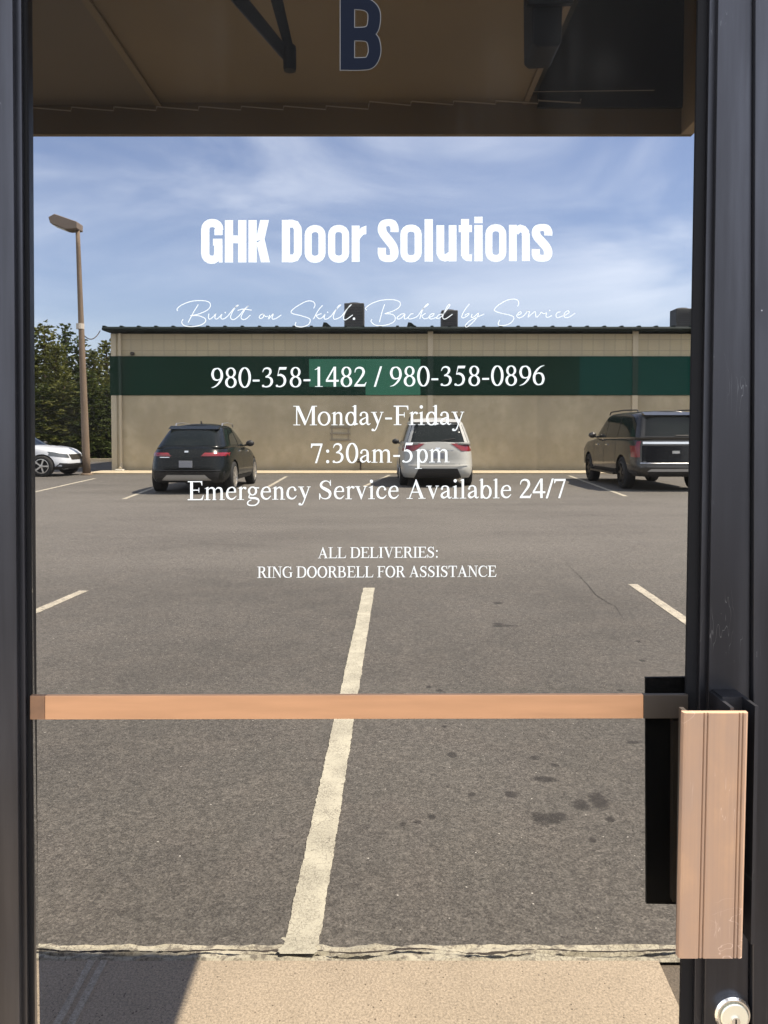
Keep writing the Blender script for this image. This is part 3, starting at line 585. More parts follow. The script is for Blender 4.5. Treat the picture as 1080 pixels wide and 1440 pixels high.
def heavy_line():
    """condensed heavy title"""
    ink = Ink()
    LET = [('G', 283.7, 313.3), ('H', 316.2, 346.5), ('K', 349.4, 379.5), ('D', 396.4, 424.8), ('o', 428.4, 457.8), ('o', 461.4, 491), ('r', 494.6, 515.2), ('S', 531, 560.7),
           ('o', 563, 593), ('l', 597, 608.7), ('u', 613.7, 642), ('t', 645, 663.7), ('i', 667, 678.7), ('o', 682.5, 712), ('n', 715.7, 745), ('s', 747.5, 777)]
    Hc, Hx, S = 59.5, 51.0, 11.3
    def rr(x0, y0, x1, y1, r, a):   # rounded-box centre line, closed
        out = []
        for cx, cy, s in ((x1 - r, y1 - r, 0), (x0 + r, y1 - r, 1), (x0 + r, y0 + r, 2), (x1 - r, y0 + r, 3)):
            for i in range(5): out.append((cx + r * math.cos(math.pi / 2 * (s + i / 4)), cy + r * math.sin(math.pi / 2 * (s + i / 4))))
        return out
    for ch, u0, u1 in LET:
        w = u1 - u0
        def f(x, y, Y):
            u = u0 + x; return atY(u, 369.3 - 2.4 * (u - 284) / 493 - y, Y)
        P = lambda p: ink.poly(p, f)
        Q = lambda p, ww: ink.stroke(p, f, ww, smooth=False)
        s = 10.0; h = s / 2
        if ch == 'o': ink.stroke(rr(h, h - 1, w - h, Hx - h + 1, 8.5, 0), f, s, closed=True, smooth=False)
        elif ch == 'H': P(rect(0, 0, S + .3, Hc)); P(rect(w - S - .3, 0, w, Hc)); P(rect(S, 27, w - S, 38))
        elif ch == 'K': P(rect(0, 0, S + .3, Hc)); P([(10, 30), (16.5, Hc), (28.8, Hc), (22.5, 32)]); P([(9, 26), (22.4, 34), (w, 0), (w - 12.6, 0), (11.5, 26)])
        elif ch == 'D':
            P(rect(0, 0, S, Hc)); Q([(S - 2, Hc - 5.3), (14, Hc - 5.3), (19, Hc - 6.5), (w - 6.2, Hc - 12), (w - 5.9, Hc - 18), (w - 5.9, 18), (w - 6.2, 12), (19, 6.5), (14, 5.3), (S - 2, 5.3)], 11.2)
        elif ch == 'G':
            p = [(w - 6, 38.5), (w - 6, 46)] + [(w - h - 8.5 + 8.5 * math.cos(a), Hc - h + 1 - 8.5 + 8.5 * math.sin(a)) for a in [i * math.pi / 8 for i in range(5)]] + \
                [(h + 8.5 + 8.5 * math.cos(a), Hc - h + 1 - 8.5 + 8.5 * math.sin(a)) for a in [math.pi / 2 + i * math.pi / 8 for i in range(5)]] + \
                [(h + 8.5 + 8.5 * math.cos(a), h - 1 + 8.5 + 8.5 * math.sin(a)) for a in [math.pi + i * math.pi / 8 for i in range(5)]] + [(w - 13, h - 1), (w - 8, h + 2), (w - 6.3, 14), (w - 6.3, 30)]
            Q(p, 11.6); P(rect(w / 2 + 1, 24, w - .5, 33.5)); P(rect(w - 5.5, 0, w - .4, 24))
        elif ch == 'S' or ch == 's':
            H = Hc if ch == 'S' else Hx
            ink.stroke([(w - 6, H * .70), (w - 6, H * .80), (w - 8.5, H * .895), (w / 2, H * .925), (8, H * .885), (6.2, H * .78), (8, H * .67), (w / 2, H * .52), (w - 8, H * .36), (w - 6.2, H * .22), (w - 8, H * .11), (w / 2, H * .072), (8, H * .11), (6, H * .2), (6, H * .33)], f, [11.5, 11.5, 11, 9.5, 11, 12, 12, 12.5, 12, 12, 11, 9.5, 11, 11.5, 11.5], k=5)
        elif ch == 'l': P(rect(0, 0, w, Hc))
        elif ch == 'i': P(rect(0, 0, w, Hx)); P(rect(0, Hx + 2.6, w, Hc + 3.2))
        elif ch == 'u': P(rect(0, 10, S - .3, Hx)); P(rect(w - S + .3, 0, w, Hx)); Q([(5.9, 14), (6, 10), (8, 6.3), (12, 5), (16, 6), (w - 8, 9)], 10.6)
        elif ch == 'n': P(rect(0, 0, S - .3, Hx)); P(rect(w - S + .3, 0, w, Hx - 12)); Q([(9, Hx - 10), (12, Hx - 7), (16, Hx - 5), (w - 9, Hx - 6.5), (w - 6.2, Hx - 10), (w - 5.9, Hx - 15)], 10.8)
        elif ch == 'r': P(rect(0, 0, S - .2, Hx)); P([(10, Hx - 8), (13, Hx - 3), (w, Hx), (w, Hx - 12), (16, Hx - 13), (12, Hx - 18), (10, Hx - 24)])
        elif ch == 't': P(rect(3.3, 7, 14.6, Hc)); P(rect(0, Hx - 10, w, Hx)); Q([(8.9, 10), (9.2, 7), (11.5, 5.2), (w - .2, 4.9)], 9.6)
    return ink.done('lettering', M['vinyl'])
def script_line():
    ink = Ink()
    def mk(u0, v0, k): return lambda x, y, Y: atY(u0 + x / k, v0 + y / k, Y)
    SETS = [(mk(240, 410, 7.714), [[(300, 140), (245, 230), (190, 335)], [(75, 210), (72, 185), (130, 140), (230, 105), (340, 98), (415, 115), (430, 160), (390, 205), (300, 245), (215, 262)], [(215, 262), (300, 262), (370, 290), (375, 330), (320, 365), (230, 380), (150, 370), (120, 335), (135, 300)],
          [(415, 240), (410, 285), (430, 298), (470, 265), (490, 240), (480, 285), (500, 298), (535, 270), (555, 245), (545, 285), (570, 298), (620, 265), (680, 190), (735, 150), (712, 158), (670, 220), (650, 280), (680, 305), (740, 265), (800, 190), (845, 155), (808, 192), (765, 270), (780, 302), (820, 295), (865, 255)], [(725, 205), (790, 190), (880, 202)]], [((592, 228), 7)]),
        (mk(360, 410, 6.75), [[(72, 212), (50, 218), (30, 242), (45, 256), (72, 238), (68, 214), (90, 236), (112, 234)], [(130, 222), (118, 262), (148, 226), (166, 212), (152, 246), (160, 262), (192, 254), (240, 222)],
          [(548, 160), (560, 125), (540, 95), (480, 92), (390, 140), (335, 185), (350, 210), (430, 230), (510, 260), (500, 310), (440, 335), (385, 330), (372, 315), (380, 290)], [(633, 130), (590, 180), (545, 262)], [(622, 208), (580, 224), (572, 232), (600, 258), (632, 244), (655, 215), (646, 250), (665, 262), (710, 235), (760, 170), (805, 128), (783, 138), (745, 200), (735, 250), (755, 262), (810, 235), (860, 170), (905, 125), (886, 138), (845, 200), (830, 250), (850, 268), (918, 222)]], [((680, 197), 6), ((930, 258), 12)]),
        (mk(510, 410, 3.484), [[(108, 62), (95, 100), (82, 150)], [(20, 92), (15, 80), (45, 58), (95, 42), (150, 40), (182, 52), (180, 75), (150, 95), (108, 108)], [(108, 108), (145, 112), (160, 128), (150, 150), (110, 165), (65, 165), (42, 148), (45, 135)]], []),
        (mk(550, 415, 7.714), [[(150, 202), (110, 206), (65, 245), (80, 260), (120, 240), (150, 205), (142, 250), (160, 257), (188, 240)], [(242, 202), (215, 206), (187, 240), (202, 258), (250, 248), (290, 225), (340, 155), (405, 100), (383, 104), (340, 165), (310, 258)], [(375, 196), (338, 222), (332, 229), (360, 256), (400, 247), (452, 225), (466, 202), (436, 206), (410, 235), (430, 258), (488, 244)],
          [(562, 207), (522, 212), (492, 248), (530, 246), (580, 190), (636, 112), (618, 110), (575, 190), (560, 245), (590, 258), (665, 208)], [(850, 95), (800, 160), (765, 232), (785, 246), (830, 222), (846, 200), (815, 208), (800, 222)], [(880, 205), (870, 240), (898, 236), (948, 196), (925, 250), (870, 310), (822, 345), (806, 330), (850, 282), (930, 240), (1010, 205)]], []),
        (mk(690, 415, 8.308), [[(315, 132), (328, 100), (315, 60), (265, 46), (190, 60), (100, 110), (48, 160), (50, 185), (110, 208), (200, 228), (262, 250), (268, 280), (240, 320), (180, 350), (110, 355), (88, 335), (105, 290)],
          [(318, 234), (355, 216), (348, 192), (318, 215), (305, 245), (330, 266), (375, 250), (412, 214), (428, 180), (430, 192), (455, 196), (444, 228), (436, 260)], [(436, 260), (480, 220), (512, 194), (524, 205), (533, 258), (572, 228), (592, 200), (616, 216), (656, 206)], [(656, 206), (646, 246), (668, 260), (716, 238)], [(818, 198), (785, 200), (762, 236), (780, 263), (830, 247), (885, 226), (916, 200), (902, 182), (870, 205), (855, 240), (880, 263), (930, 250), (986, 210)]], [((690, 180), 8)])]
    for f, ss, ds in SETS:
        k = (f(1000, 0, TY).x - f(0, 0, TY).x) / 1000; wd = 0.00094 / k
        for t in ss: ink.stroke(t, f, wd, k=6)
        for c, rr in ds: ink.dot(c, rr, f, 12)
    return ink.done('lettering', M['vinyl'])
def suite_letter():
    for name, g, Y, m in (('letter_edge', 1.3, TY + 0.00005, M['vinyl_edge']), ('suite_letter', 0.0, TY - 0.0003, M['navy'])):
        ink = Ink(Y); f = lambda x, y, YY: atY(x, y, YY)
        ink.poly([(479 - g, -3 - g), (498 + g, -3 - g), (498 + g, 98 + g), (479 - g, 98 + g)], f)
        ink.stroke([(490, 4.5), (508, 5), (519, 8.5), (525.5, 17), (526, 30), (523, 41), (514, 46.5), (490, 47.5)], f, 16.5 + 2 * g, k=6)
        ink.stroke([(490, 48.5), (513, 49), (523, 54.5), (526.5, 65), (526, 77), (520, 87.5), (509, 89.7), (490, 90)], f, 16.5 + 2 * g, k=6)
        ink.done(name, m)
suite_letter(); heavy_line(); script_line()
serif_line('lettering', '980-358-1482 / 980-358-0896', 296, 767, 545.0, 541.5, 27.4)
serif_line('lettering', 'Monday-Friday', 412.5, 653, 598.0, 597.5, 27.2)
serif_line('lettering', '7:30am-5pm', 437, 632, 651.0, 650, 27.2)
serif_line('lettering', 'Emergency Service Available 24/7', 264, 797, 703.3, 700.0, 26.6)
serif_line('lettering', 'ALL DELIVERIES:', 447, 617, 785.0, 784.0, 15.2)
serif_line('lettering', 'RING DOORBELL FOR ASSISTANCE', 362, 698, 812.5, 811.0, 15.6)

# ------------------------------------------------------------------ storefront round the door
def build_storefront():
    fr = thing('door_frame', 'dark metal jambs and header around the glass entrance door', 'door frame', (0, GY, SW))
    inv = Matrix.Translation((0, -GY, -SW))
    def add(o): o.parent = fr; o.matrix_parent_inverse = inv
    bm = bmesh.new(); stile(bm, vert_px(1062.5, 1058), vert_px(1130, 1126), 0.893, 0.99, SW, 2.24); bevel(bm, 0.0015); add(mesh_obj('jamb', bm, M['frame']))
    bm = bmesh.new(); stile(bm, vert_px(-150, -140), vert_px(-76, -66), 0.893, 0.99, SW, 2.24); bevel(bm, 0.0015); add(mesh_obj('jamb', bm, M['frame']))
    add(bbox_obj('header', (-0.573, 0.489, 0.895, 0.99, 2.241, 2.299), M['frame'], None, 0.0015))
    add(bbox_obj('threshold', (-0.56, 0.48, 0.87, 0.99, SW + 0.001, SW + 0.018), M['frame'], None, 0.002))
    w = thing('storefront_wall', 'tan stucco wall holding the framed glass entrance door', 'wall', (0, 0.95, 0))
    inv2 = Matrix.Translation((0, -0.95, 0)); bm = bmesh.new()
    box(bm, -16, -0.574, 0.86, 1.06, 0.0, 4.6); box(bm, 0.490, 14, 0.86, 1.06, 0.0, 4.6); box(bm, -0.574, 0.490, 0.86, 1.06, 2.30, 4.6)
    o = mesh_obj('wall', bm, M['stucco'], w); o.matrix_parent_inverse = inv2
build_storefront()
def build_canopy():
    cn = thing('canopy', 'tan entrance canopy with panelled soffit over the walk', 'canopy', (0, 1.06, 2.28)); inv = Matrix.Translation((0, -1.06, -2.28))
    def add(o): o.parent = cn; o.matrix_parent_inverse = inv; return o
    YF = atZ(200, 1334, SW).y - 0.095; XE = atY(957.5, 150, YF).x; ZB = atY(500, 189, YF).z; ZS = ZB + 0.075; K = YF / 3.25; XR = 0.60 * K; XL = -0.935 * K; YR = 2.32 * K; XEO = XE + 0.03
    bm = bmesh.new(); box(bm, XL, XR, 1.062, YF, ZS, ZS + 0.02); box(bm, XR, XE, 1.062, YR, ZS, ZS + 0.02); add(mesh_obj('soffit', bm, M['soffit']))
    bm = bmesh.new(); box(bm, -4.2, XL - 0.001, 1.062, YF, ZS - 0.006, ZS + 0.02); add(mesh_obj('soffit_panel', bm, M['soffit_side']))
    bm = bmesh.new(); box(bm, XL - 0.007, XL + 0.007, 1.07, YF - .001, ZS - 0.010, ZS - 0.0065); add(mesh_obj('trim', bm, M['soffit']))
    bm = bmesh.new(); box(bm, XR - 0.014, XR - 0.002, YR, YF - .001, ZS - 0.006, ZS - 0.001); box(bm, XR - 0.02, XE, YR - 0.02, YR - 0.002, ZS - 0.010, ZS - 0.001)
    add(mesh_obj('trim', bm, M['fascia']))
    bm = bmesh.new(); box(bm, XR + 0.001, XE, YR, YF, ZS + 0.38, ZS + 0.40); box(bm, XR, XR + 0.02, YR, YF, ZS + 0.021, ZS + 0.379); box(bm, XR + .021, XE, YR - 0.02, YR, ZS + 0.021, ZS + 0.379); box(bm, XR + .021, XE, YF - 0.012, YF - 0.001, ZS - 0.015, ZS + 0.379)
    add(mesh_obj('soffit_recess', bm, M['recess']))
    bm = bmesh.new(); box(bm, -4.2, XEO, YF, YF + 0.014, ZB, ZS + 0.47); add(mesh_obj('front_fascia', bm, M['soffit']))
    for x0, x1 in ((XE + 0.001, XEO), (-4.25, -4.201)):
        bm = bmesh.new(); box(bm, x0, x1, 1.062, YF - 0.001, ZB, ZS + 0.47); add(mesh_obj('end_fascia', bm, M['end_board']))
    bm = bmesh.new(); box(bm, -4.2, XE, 1.062, YF - 0.002, ZS + 0.41, ZS + 0.46); add(mesh_obj('roof_deck', bm, M['fascia']))
    # cable and stepped wire clipped under the soffit
    bm = bmesh.new(); tube(bm, [atY(u, v, 1.50) for u, v in ((88, -8), (104, 7), (180, 8.5), (300, 7), (450, 5.5), (640, 5), (760, 4))], 0.0024, 6); add(mesh_obj('cable', bm, M['black']))
    bm = bmesh.new()
    x = 42
    low = []
    for k in range(13):
        a = x + 60 * k * 0.995; b = a + 58
        low += [(a, 145 + (6 if k < 8 else 0) - .3 * k), (b, 155.5 - 0.9 * k if k > 7 else 156 - .35 * k), (b + .6, 150 - 0.9 * k if k > 7 else 150.5 - .35 * k)]
    low = [p for p in low if p[0] < 920]
    def cut(p): return atY(p[0], p[1], YF - 0.02)
    tube(bm, [cut(p) for p in low], 0.0016, 5)
    tube(bm, [cut((42, 135)), cut((500, 132)), cut((920, 127))], 0.0010, 5)
    add(mesh_obj('wire', bm, mat('wire', (0.46, 0.38, 0.27), 0.7)))
build_canopy()

# ------------------------------------------------------------------ the commercial building across the lot
def wall_material():
    m, q, b, P = newmat('block_wall'); x, y, z = q.sep(P)
    n = q.noise(q.scalev(P, (0.5, 1, 0.35)), 1.0, 7, 0.6); n2 = q.noise(P, 3.5, 6)
    base = q.mix(q.rng(n, 0.3, 0.7), (0.33, 0.282, 0.195), (0.48, 0.415, 0.29))
    base = q.mix(q.rng(n2, 0.35, 0.75, 0, 0.4), base, (0.30, 0.255, 0.155))
    base = q.mix(q.rng(z, 0.32, 0.0, 0, 0.45), base, (0.24, 0.19, 0.12))     # splash dirt along the foot
    base = q.mix(1.0, base, q.rng(x, bx(753), bx(757), 1.0, 0.89), 'MULTIPLY')     # older paint from this joint on
    q.L.new(base, b.inputs['Base Color']); b.inputs['Roughness'].default_value = 0.9
    return m
def scored_material():
    m, q, b, P = newmat('scored_panel')
    br = q.n('ShaderNodeTexBrick', offset=0.0); 
    cmb = q.n('ShaderNodeCombineXYZ'); x, y, z = q.sep(P); q.L.new(x, cmb.inputs[0]); q.L.new(z, cmb.inputs[1]); q.L.new(cmb.outputs[0], br.inputs['Vector'])
    br.inputs['Scale'].default_value = 1.0; br.inputs['Mortar Size'].default_value = 0.012; br.inputs['Brick Width'].default_value = 0.40; br.inputs['Row Height'].default_value = 0.40; br.inputs['Mortar Smooth'].default_value = 0.4
    br.inputs['Color1'].default_value = (0.44, 0.375, 0.245, 1); br.inputs['Color2'].default_value = (0.41, 0.35, 0.225, 1); br.inputs['Mortar'].default_value = (0.27, 0.235, 0.17, 1)
    n = q.noise(P, 1.2, 6); q.L.new(q.mix(q.rng(n, 0.35, 0.7, 0, 0.35), br.outputs['Color'], (0.33, 0.28, 0.21)), b.inputs['Base Color']); b.inputs['Roughness'].default_value = 0.9
    return m
BY = atZ(380, 663).y                                         # facade plane
def bz(v): return atY(540, v, BY).z
def bx(u): return atY(u, 600, BY).x
M['green'] = mat('green_paint', (0.008, 0.026, 0.015), 0.85, spec=0.05, var=(0.4, (0.009, 0.034, 0.022), 6))
M['green_fresh'] = mat('green_fresh', (0.020, 0.15, 0.085), 0.7, var=(0.9, (0.024, 0.165, 0.095), 5))
M['green_mid'] = mat('green_mid', (0.005, 0.046, 0.036), 0.8, spec=0.1, var=(0.6, (0.005, 0.044, 0.032), 5))
M['roof_metal'] = mat('roof_metal', (0.008, 0.014, 0.012), 0.7, 0.0, 0.2)
M['hvac'] = mat('hvac', (0.055, 0.052, 0.047), 0.6, 0.1, var=(6, (0.04, 0.038, 0.035)))
M['pipe'] = mat('pipe', (0.045, 0.035, 0.028), 0.7)
M['downpipe'] = mat('downpipe', (0.46, 0.40, 0.29), 0.7)
def build_building():
    XL = atY(157, 600, BY).x; XR = 22.0; D = 26.0
    zt = bz(465.5); zg1 = bz(501); zg0 = bz(556); H = zt
    bl = thing('commercial_building', 'long tan block building with a dark green band across its front wall', 'building', ((XL + XR) / 2, BY, 0))
    inv = Matrix.Translation((-(XL + XR) / 2, -BY, 0))
    def add(o): o.parent = bl; o.matrix_parent_inverse = inv; return o
    bm = bmesh.new(); box(bm, XL, XR, BY, BY + D, 0, zg0 + 0.02); add(mesh_obj('wall', bm, wall_material()))
    bm = bmesh.new(); box(bm, XL + 0.01, XR - .01, BY + 0.01, BY + D - .01, zg0 + 0.02, H - 0.1); add(mesh_obj('upper_wall', bm, scored_material()))
    band = bmesh.new(); box(band, XL - 0.03, XR, BY - 0.03, BY - 0.001, zg0, zg1); box(band, XL - 0.03, XL - 0.001, BY, BY + D, zg0, zg1); bo = add(mesh_obj('green_band', band, M['green']))
    bm = bmesh.new(); box(bm, bx(435), bx(514), BY - 0.036, BY - 0.0305, bz(544), bz(505)); box(bm, bx(514.1), bx(591), BY - 0.0365, BY - 0.0305, bz(556) + .01, bz(505)); mesh_obj('fresh_paint_patch', bm, M['green_fresh'], bo)
    bm = bmesh.new(); box(bm, bx(814), bx(1090), BY - 0.035, BY - 0.0305, zg0 + 0.004, zg1 - 0.004); mesh_obj('repainted_section', bm, M['green_mid'], bo)
    # pilasters and downpipe
    for u in (605, 892, 1160):
        bm = bmesh.new(); x = bx(u); box(bm, x - 0.10, x + 0.10, BY - 0.055, BY + 0.012, 0.0, H - 0.02); 
        # painted with the band where it crosses
        add(mesh_obj('pilaster', bm, pil_mat(zg0, zg1)))
    bm = bmesh.new(); box(bm, XL - 0.002, XL + 0.20, BY - 0.022, BY + 0.012, 0, zg0 - 0.002); add(mesh_obj('corner_trim', bm, M['downpipe'])); bm = bmesh.new(); box(bm, XL + 0.01, XL + 0.2, BY - 0.022, BY + .012, zg1 + .002, H - .1); add(mesh_obj('corner_trim', bm, M['downpipe']))
    bm = bmesh.new(); x = XL + 0.36; tube(bm, [(x, BY - 0.09, H - 0.1), (x, BY - 0.09, 0.32), (x + 0.02, BY - 0.16, 0.16), (x + 0.03, BY - 0.32, 0.12)], 0.055, 8); dp = add(mesh_obj('downspout', bm, pil_mat(zg0, zg1)))
    bm = bmesh.new(); box(bm, x - 0.12, x + 0.17, BY - 0.42, BY - 0.15, 0.002, 0.10); bevel(bm, 0.02); mesh_obj('splash_block', bm, mat('splash', (0.55, 0.52, 0.45), 0.9), dp)
    # eave: ribbed metal fascia with standing seams
    bm = bmesh.new()
    pts = [(0, BY - 0.32, zt - 0.02), (0, BY - 0.34, zt + 0.09), (0, BY - 0.28, zt + 0.12), (0, BY + 9, zt + 0.32), (0, BY + D + .3, zt + 0.1), (0, BY + D + .3, zt - 0.02)]
    prism(bm, [Vector((XL - 0.17, p[1], p[2])) for p in pts], (XR - XL + 0.5, 0, 0)); ro = add(mesh_obj('roof', bm, M['roof_metal']))
    bm = bmesh.new(); x = XL - 0.12
    while x < XR: box(bm, x - 0.05, x + 0.05, BY - 0.35, BY + 6, zt + 0.08, zt + 0.150); x += 0.62
    mesh_obj('roof_seam', bm, M['roof_metal'], ro)
    bm = bmesh.new(); tube(bm, [(XL - .16, BY - .38, zt + .03), (XR, BY - .38, zt + .03)], 0.055, 8); mesh_obj('gutter', bm, M['roof_metal'], ro)
    # louvred vent plates, small lamp, hose tap
    bm = bmesh.new()
    for v in (600, 609, 618): box(bm, bx(464), bx(493), BY - 0.03, BY - 0.001, bz(v) - 0.05, bz(v))
    box(bm, bx(466), bx(467.5), BY - 0.02, BY - .001, bz(618), bz(596)); box(bm, bx(489), bx(490.5), BY - 0.02, BY - .001, bz(618), bz(596))
    add(mesh_obj('wall_vent', bm, mat('vent', (0.25, 0.215, 0.16), 0.8)))
    c = atY(186.5, 497.5, BY); bm = bmesh.new(); lathe(bm, [(0.07, 0.0), (0.07, -0.09), (0.05, -0.14), (0.01, -0.15)], (c.x, BY + .009, c.z), 'Y', 14); add(mesh_obj('wall_lamp', bm, M['pipe']))
    c = atZ(505, 667); bm = bmesh.new(); tube(bm, [(c.x, BY - 0.25, 0), (c.x, BY - 0.25, 0.42), (c.x, BY - 0.01, 0.44)], 0.035, 8); tube(bm, [(c.x - 0.13, BY - 0.25, 0.36), (c.x + 0.13, BY - 0.25, 0.36)], 0.03, 8); lathe(bm, [(0.11, 0), (0.11, 0.04), (0.05, 0.06)], (c.x, BY - 0.25, 0.42), 'Z', 12)
    add(mesh_obj('standpipe', bm, M['pipe']))
    # pale concrete footing strip
    bm = bmesh.new(); box(bm, XL - 0.3, XR, BY - 1.9, BY - 0.001, 0.0, 0.05); struct(mesh_obj('concrete_apron', bm, M['apron']))
    # rooftop units
    def unit(u0, u1, vtop, label, fan):
        Y = BY + 2.2; a = atY(u0, vtop, Y); b = atY(u1, vtop, Y); zb = zt + 0.17; w = b.x - a.x
        t = thing('rooftop_unit', label, 'air conditioner', ((a.x + b.x) / 2, Y + w / 2, zb), 0, 'rooftop units on the tan building')
        bm = bmesh.new(); box(bm, -w / 2, w / 2, -w / 2, w / 2, 0.08, a.z - zb); bevel(bm, 0.03); mesh_obj('housing', bm, M['hvac'], t)
        bm = bmesh.new()
        for k in range(9): z = 0.2 + (a.z - zb - 0.4) * k / 8; box(bm, -w / 2 + 0.06, w / 2 - 0.06, -w / 2 - 0.012, -w / 2 - 0.001, z, z + 0.03)
        mesh_obj('grille', bm, M['frame_dark'], t)
        for sx in (-1, 1):
            for sy in (-1, 1): mesh_obj('foot', boxbm(sx * w * .42 - .04, sx * w * .42 + .04, sy * w * .42 - .04, sy * w * .42 + .04, -.05, .079), M['pipe'], t)
        bm = bmesh.new(); lathe(bm, [(w * .36, 0), (w * .36, 0.02), (w * .3, 0.05)], (0, 0, a.z - zb), 'Z', 20); mesh_obj('fan_cowl', bm, M['frame_dark'], t)
    unit(484, 512, 426, 'tallest dark rooftop unit left of centre on the tan building', 1)
    unit(621, 644, 436, 'small dark rooftop unit right of centre behind the script lettering', 1)
    unit(951, 976, 433.5, 'dark rooftop unit at the right end of the green roof edge', 1)
    def hood(u, v, label, w):
        Y = BY + 1.2; a = atY(u, v, Y); zb = zt + 0.15
        h = max(a.z - zb, 0.34)
        bm = bmesh.new(); prism(bm, [Vector(p) for p in ((a.x - 0.1, Y, zb), (a.x, Y, zb + h), (a.x + 0.12, Y, zb + h * .95), (a.x + 0.35, Y, zb + h * .38), (a.x + w, Y, zb + 0.1), (a.x + w, Y, zb))], (0, 0.3, 0))
        tag(mesh_obj('roof_vent', bm, M['roof_metal']), label, 'roof vent', 'vent hoods on the tan building')
    hood(455, 456.5, 'black vent hood and flue left of the tallest rooftop unit', 0.9)
    hood(574, 454.5, 'black vent hood between the two central rooftop units', 1.4)
    return bl, XL, zt
def pil_mat(z0, z1):
    m, q, b, P = newmat('pilaster_paint'); x, y, z = q.sep(P)
    f = q.math('MULTIPLY', q.math('GREATER_THAN', z, z0), q.math('LESS_THAN', z, z1))
    q.L.new(q.mix(f, (0.46, 0.395, 0.285), (0.008, 0.030, 0.019)), b.inputs['Base Color']); b.inputs['Roughness'].default_value = 0.85
    return m
_, BXL, BZT = build_building()

# ------------------------------------------------------------------ lamp post and service wire
def build_lamp():
    base = atZ(122, 668); Y = base.y
    lp = thing('street_lamp', 'tall weathered brown parking lot lamp post with a shoebox head', 'street lamp', (base.x, Y, 0))
    top = atY(109, 318, Y); dx = top.x - base.x
    m = mat('post', (0.125, 0.09, 0.062), 0.85, var=((9, 9, 1.2), (0.18, 0.13, 0.09), 6))
    n = 12; bm = bmesh.new(); tube(bm, [(dx * i / n, 0, top.z * i / n) for i in range(n + 1)], [0.132 - 0.066 * i / n for i in range(n + 1)], 12); mesh_obj('pole', bm, m, lp, True)
    bm = bmesh.new(); lathe(bm, [(0.2, 0.0), (0.2, 0.03), (0.16, 0.06)], (0, 0, 0.001), 'Z', 16); mesh_obj('base_plate', bm, m, lp)
    hm = mat('lamp_head', (0.16, 0.12, 0.09), 0.6)
    hp = [atY(u, v, Y) - base for u, v in ((81, 303.5), (112.5, 314.5), (112.5, 324), (97, 325), (75, 316.5), (72.5, 308))]
    bm = bmesh.new(); prism(bm, [Vector((p.x, -.26, p.z)) for p in hp], (0, .52, 0)); bevel(bm, .02); hd = mesh_obj('lamp_head', bm, hm, lp)
    bm = bmesh.new(); a, b = hp[4], hp[3]; d = Vector((0, 0, -.012)); prism(bm, [Vector((p.x, -.2, p.z - .006)) for p in (a.lerp(b, .1), a.lerp(b, .92))] + [Vector((p.x, -.2, p.z - .02)) for p in (a.lerp(b, .92), a.lerp(b, .1))], (0, .4, 0)); mesh_obj('lens', bm, mat('lens', (0.42, 0.38, 0.30), 0.3), hd)
    bm = bmesh.new(); a = atY(112, 459, Y); lathe(bm, [(0.13, -.09), (0.13, .09)], (a.x - base.x + .02, 0, a.z), 'Z', 12); mesh_obj('clamp', bm, mat('clamp', (0.45, 0.4, 0.34), 0.5), lp)
    a = atY(114, 466, Y); b = Vector((BXL - .3, BY - 0.2, BZT - .02)); bm = bmesh.new(); tube(bm, [a.lerp(b, t) + Vector((0, 0, -0.28 * 4 * t * (1 - t))) for t in [i / 10 for i in range(11)]], 0.018, 5)
    tag(mesh_obj('service_wire', bm, M['pipe']), 'thin sagging wire running from the lamp post to the building corner', 'wire')
build_lamp()

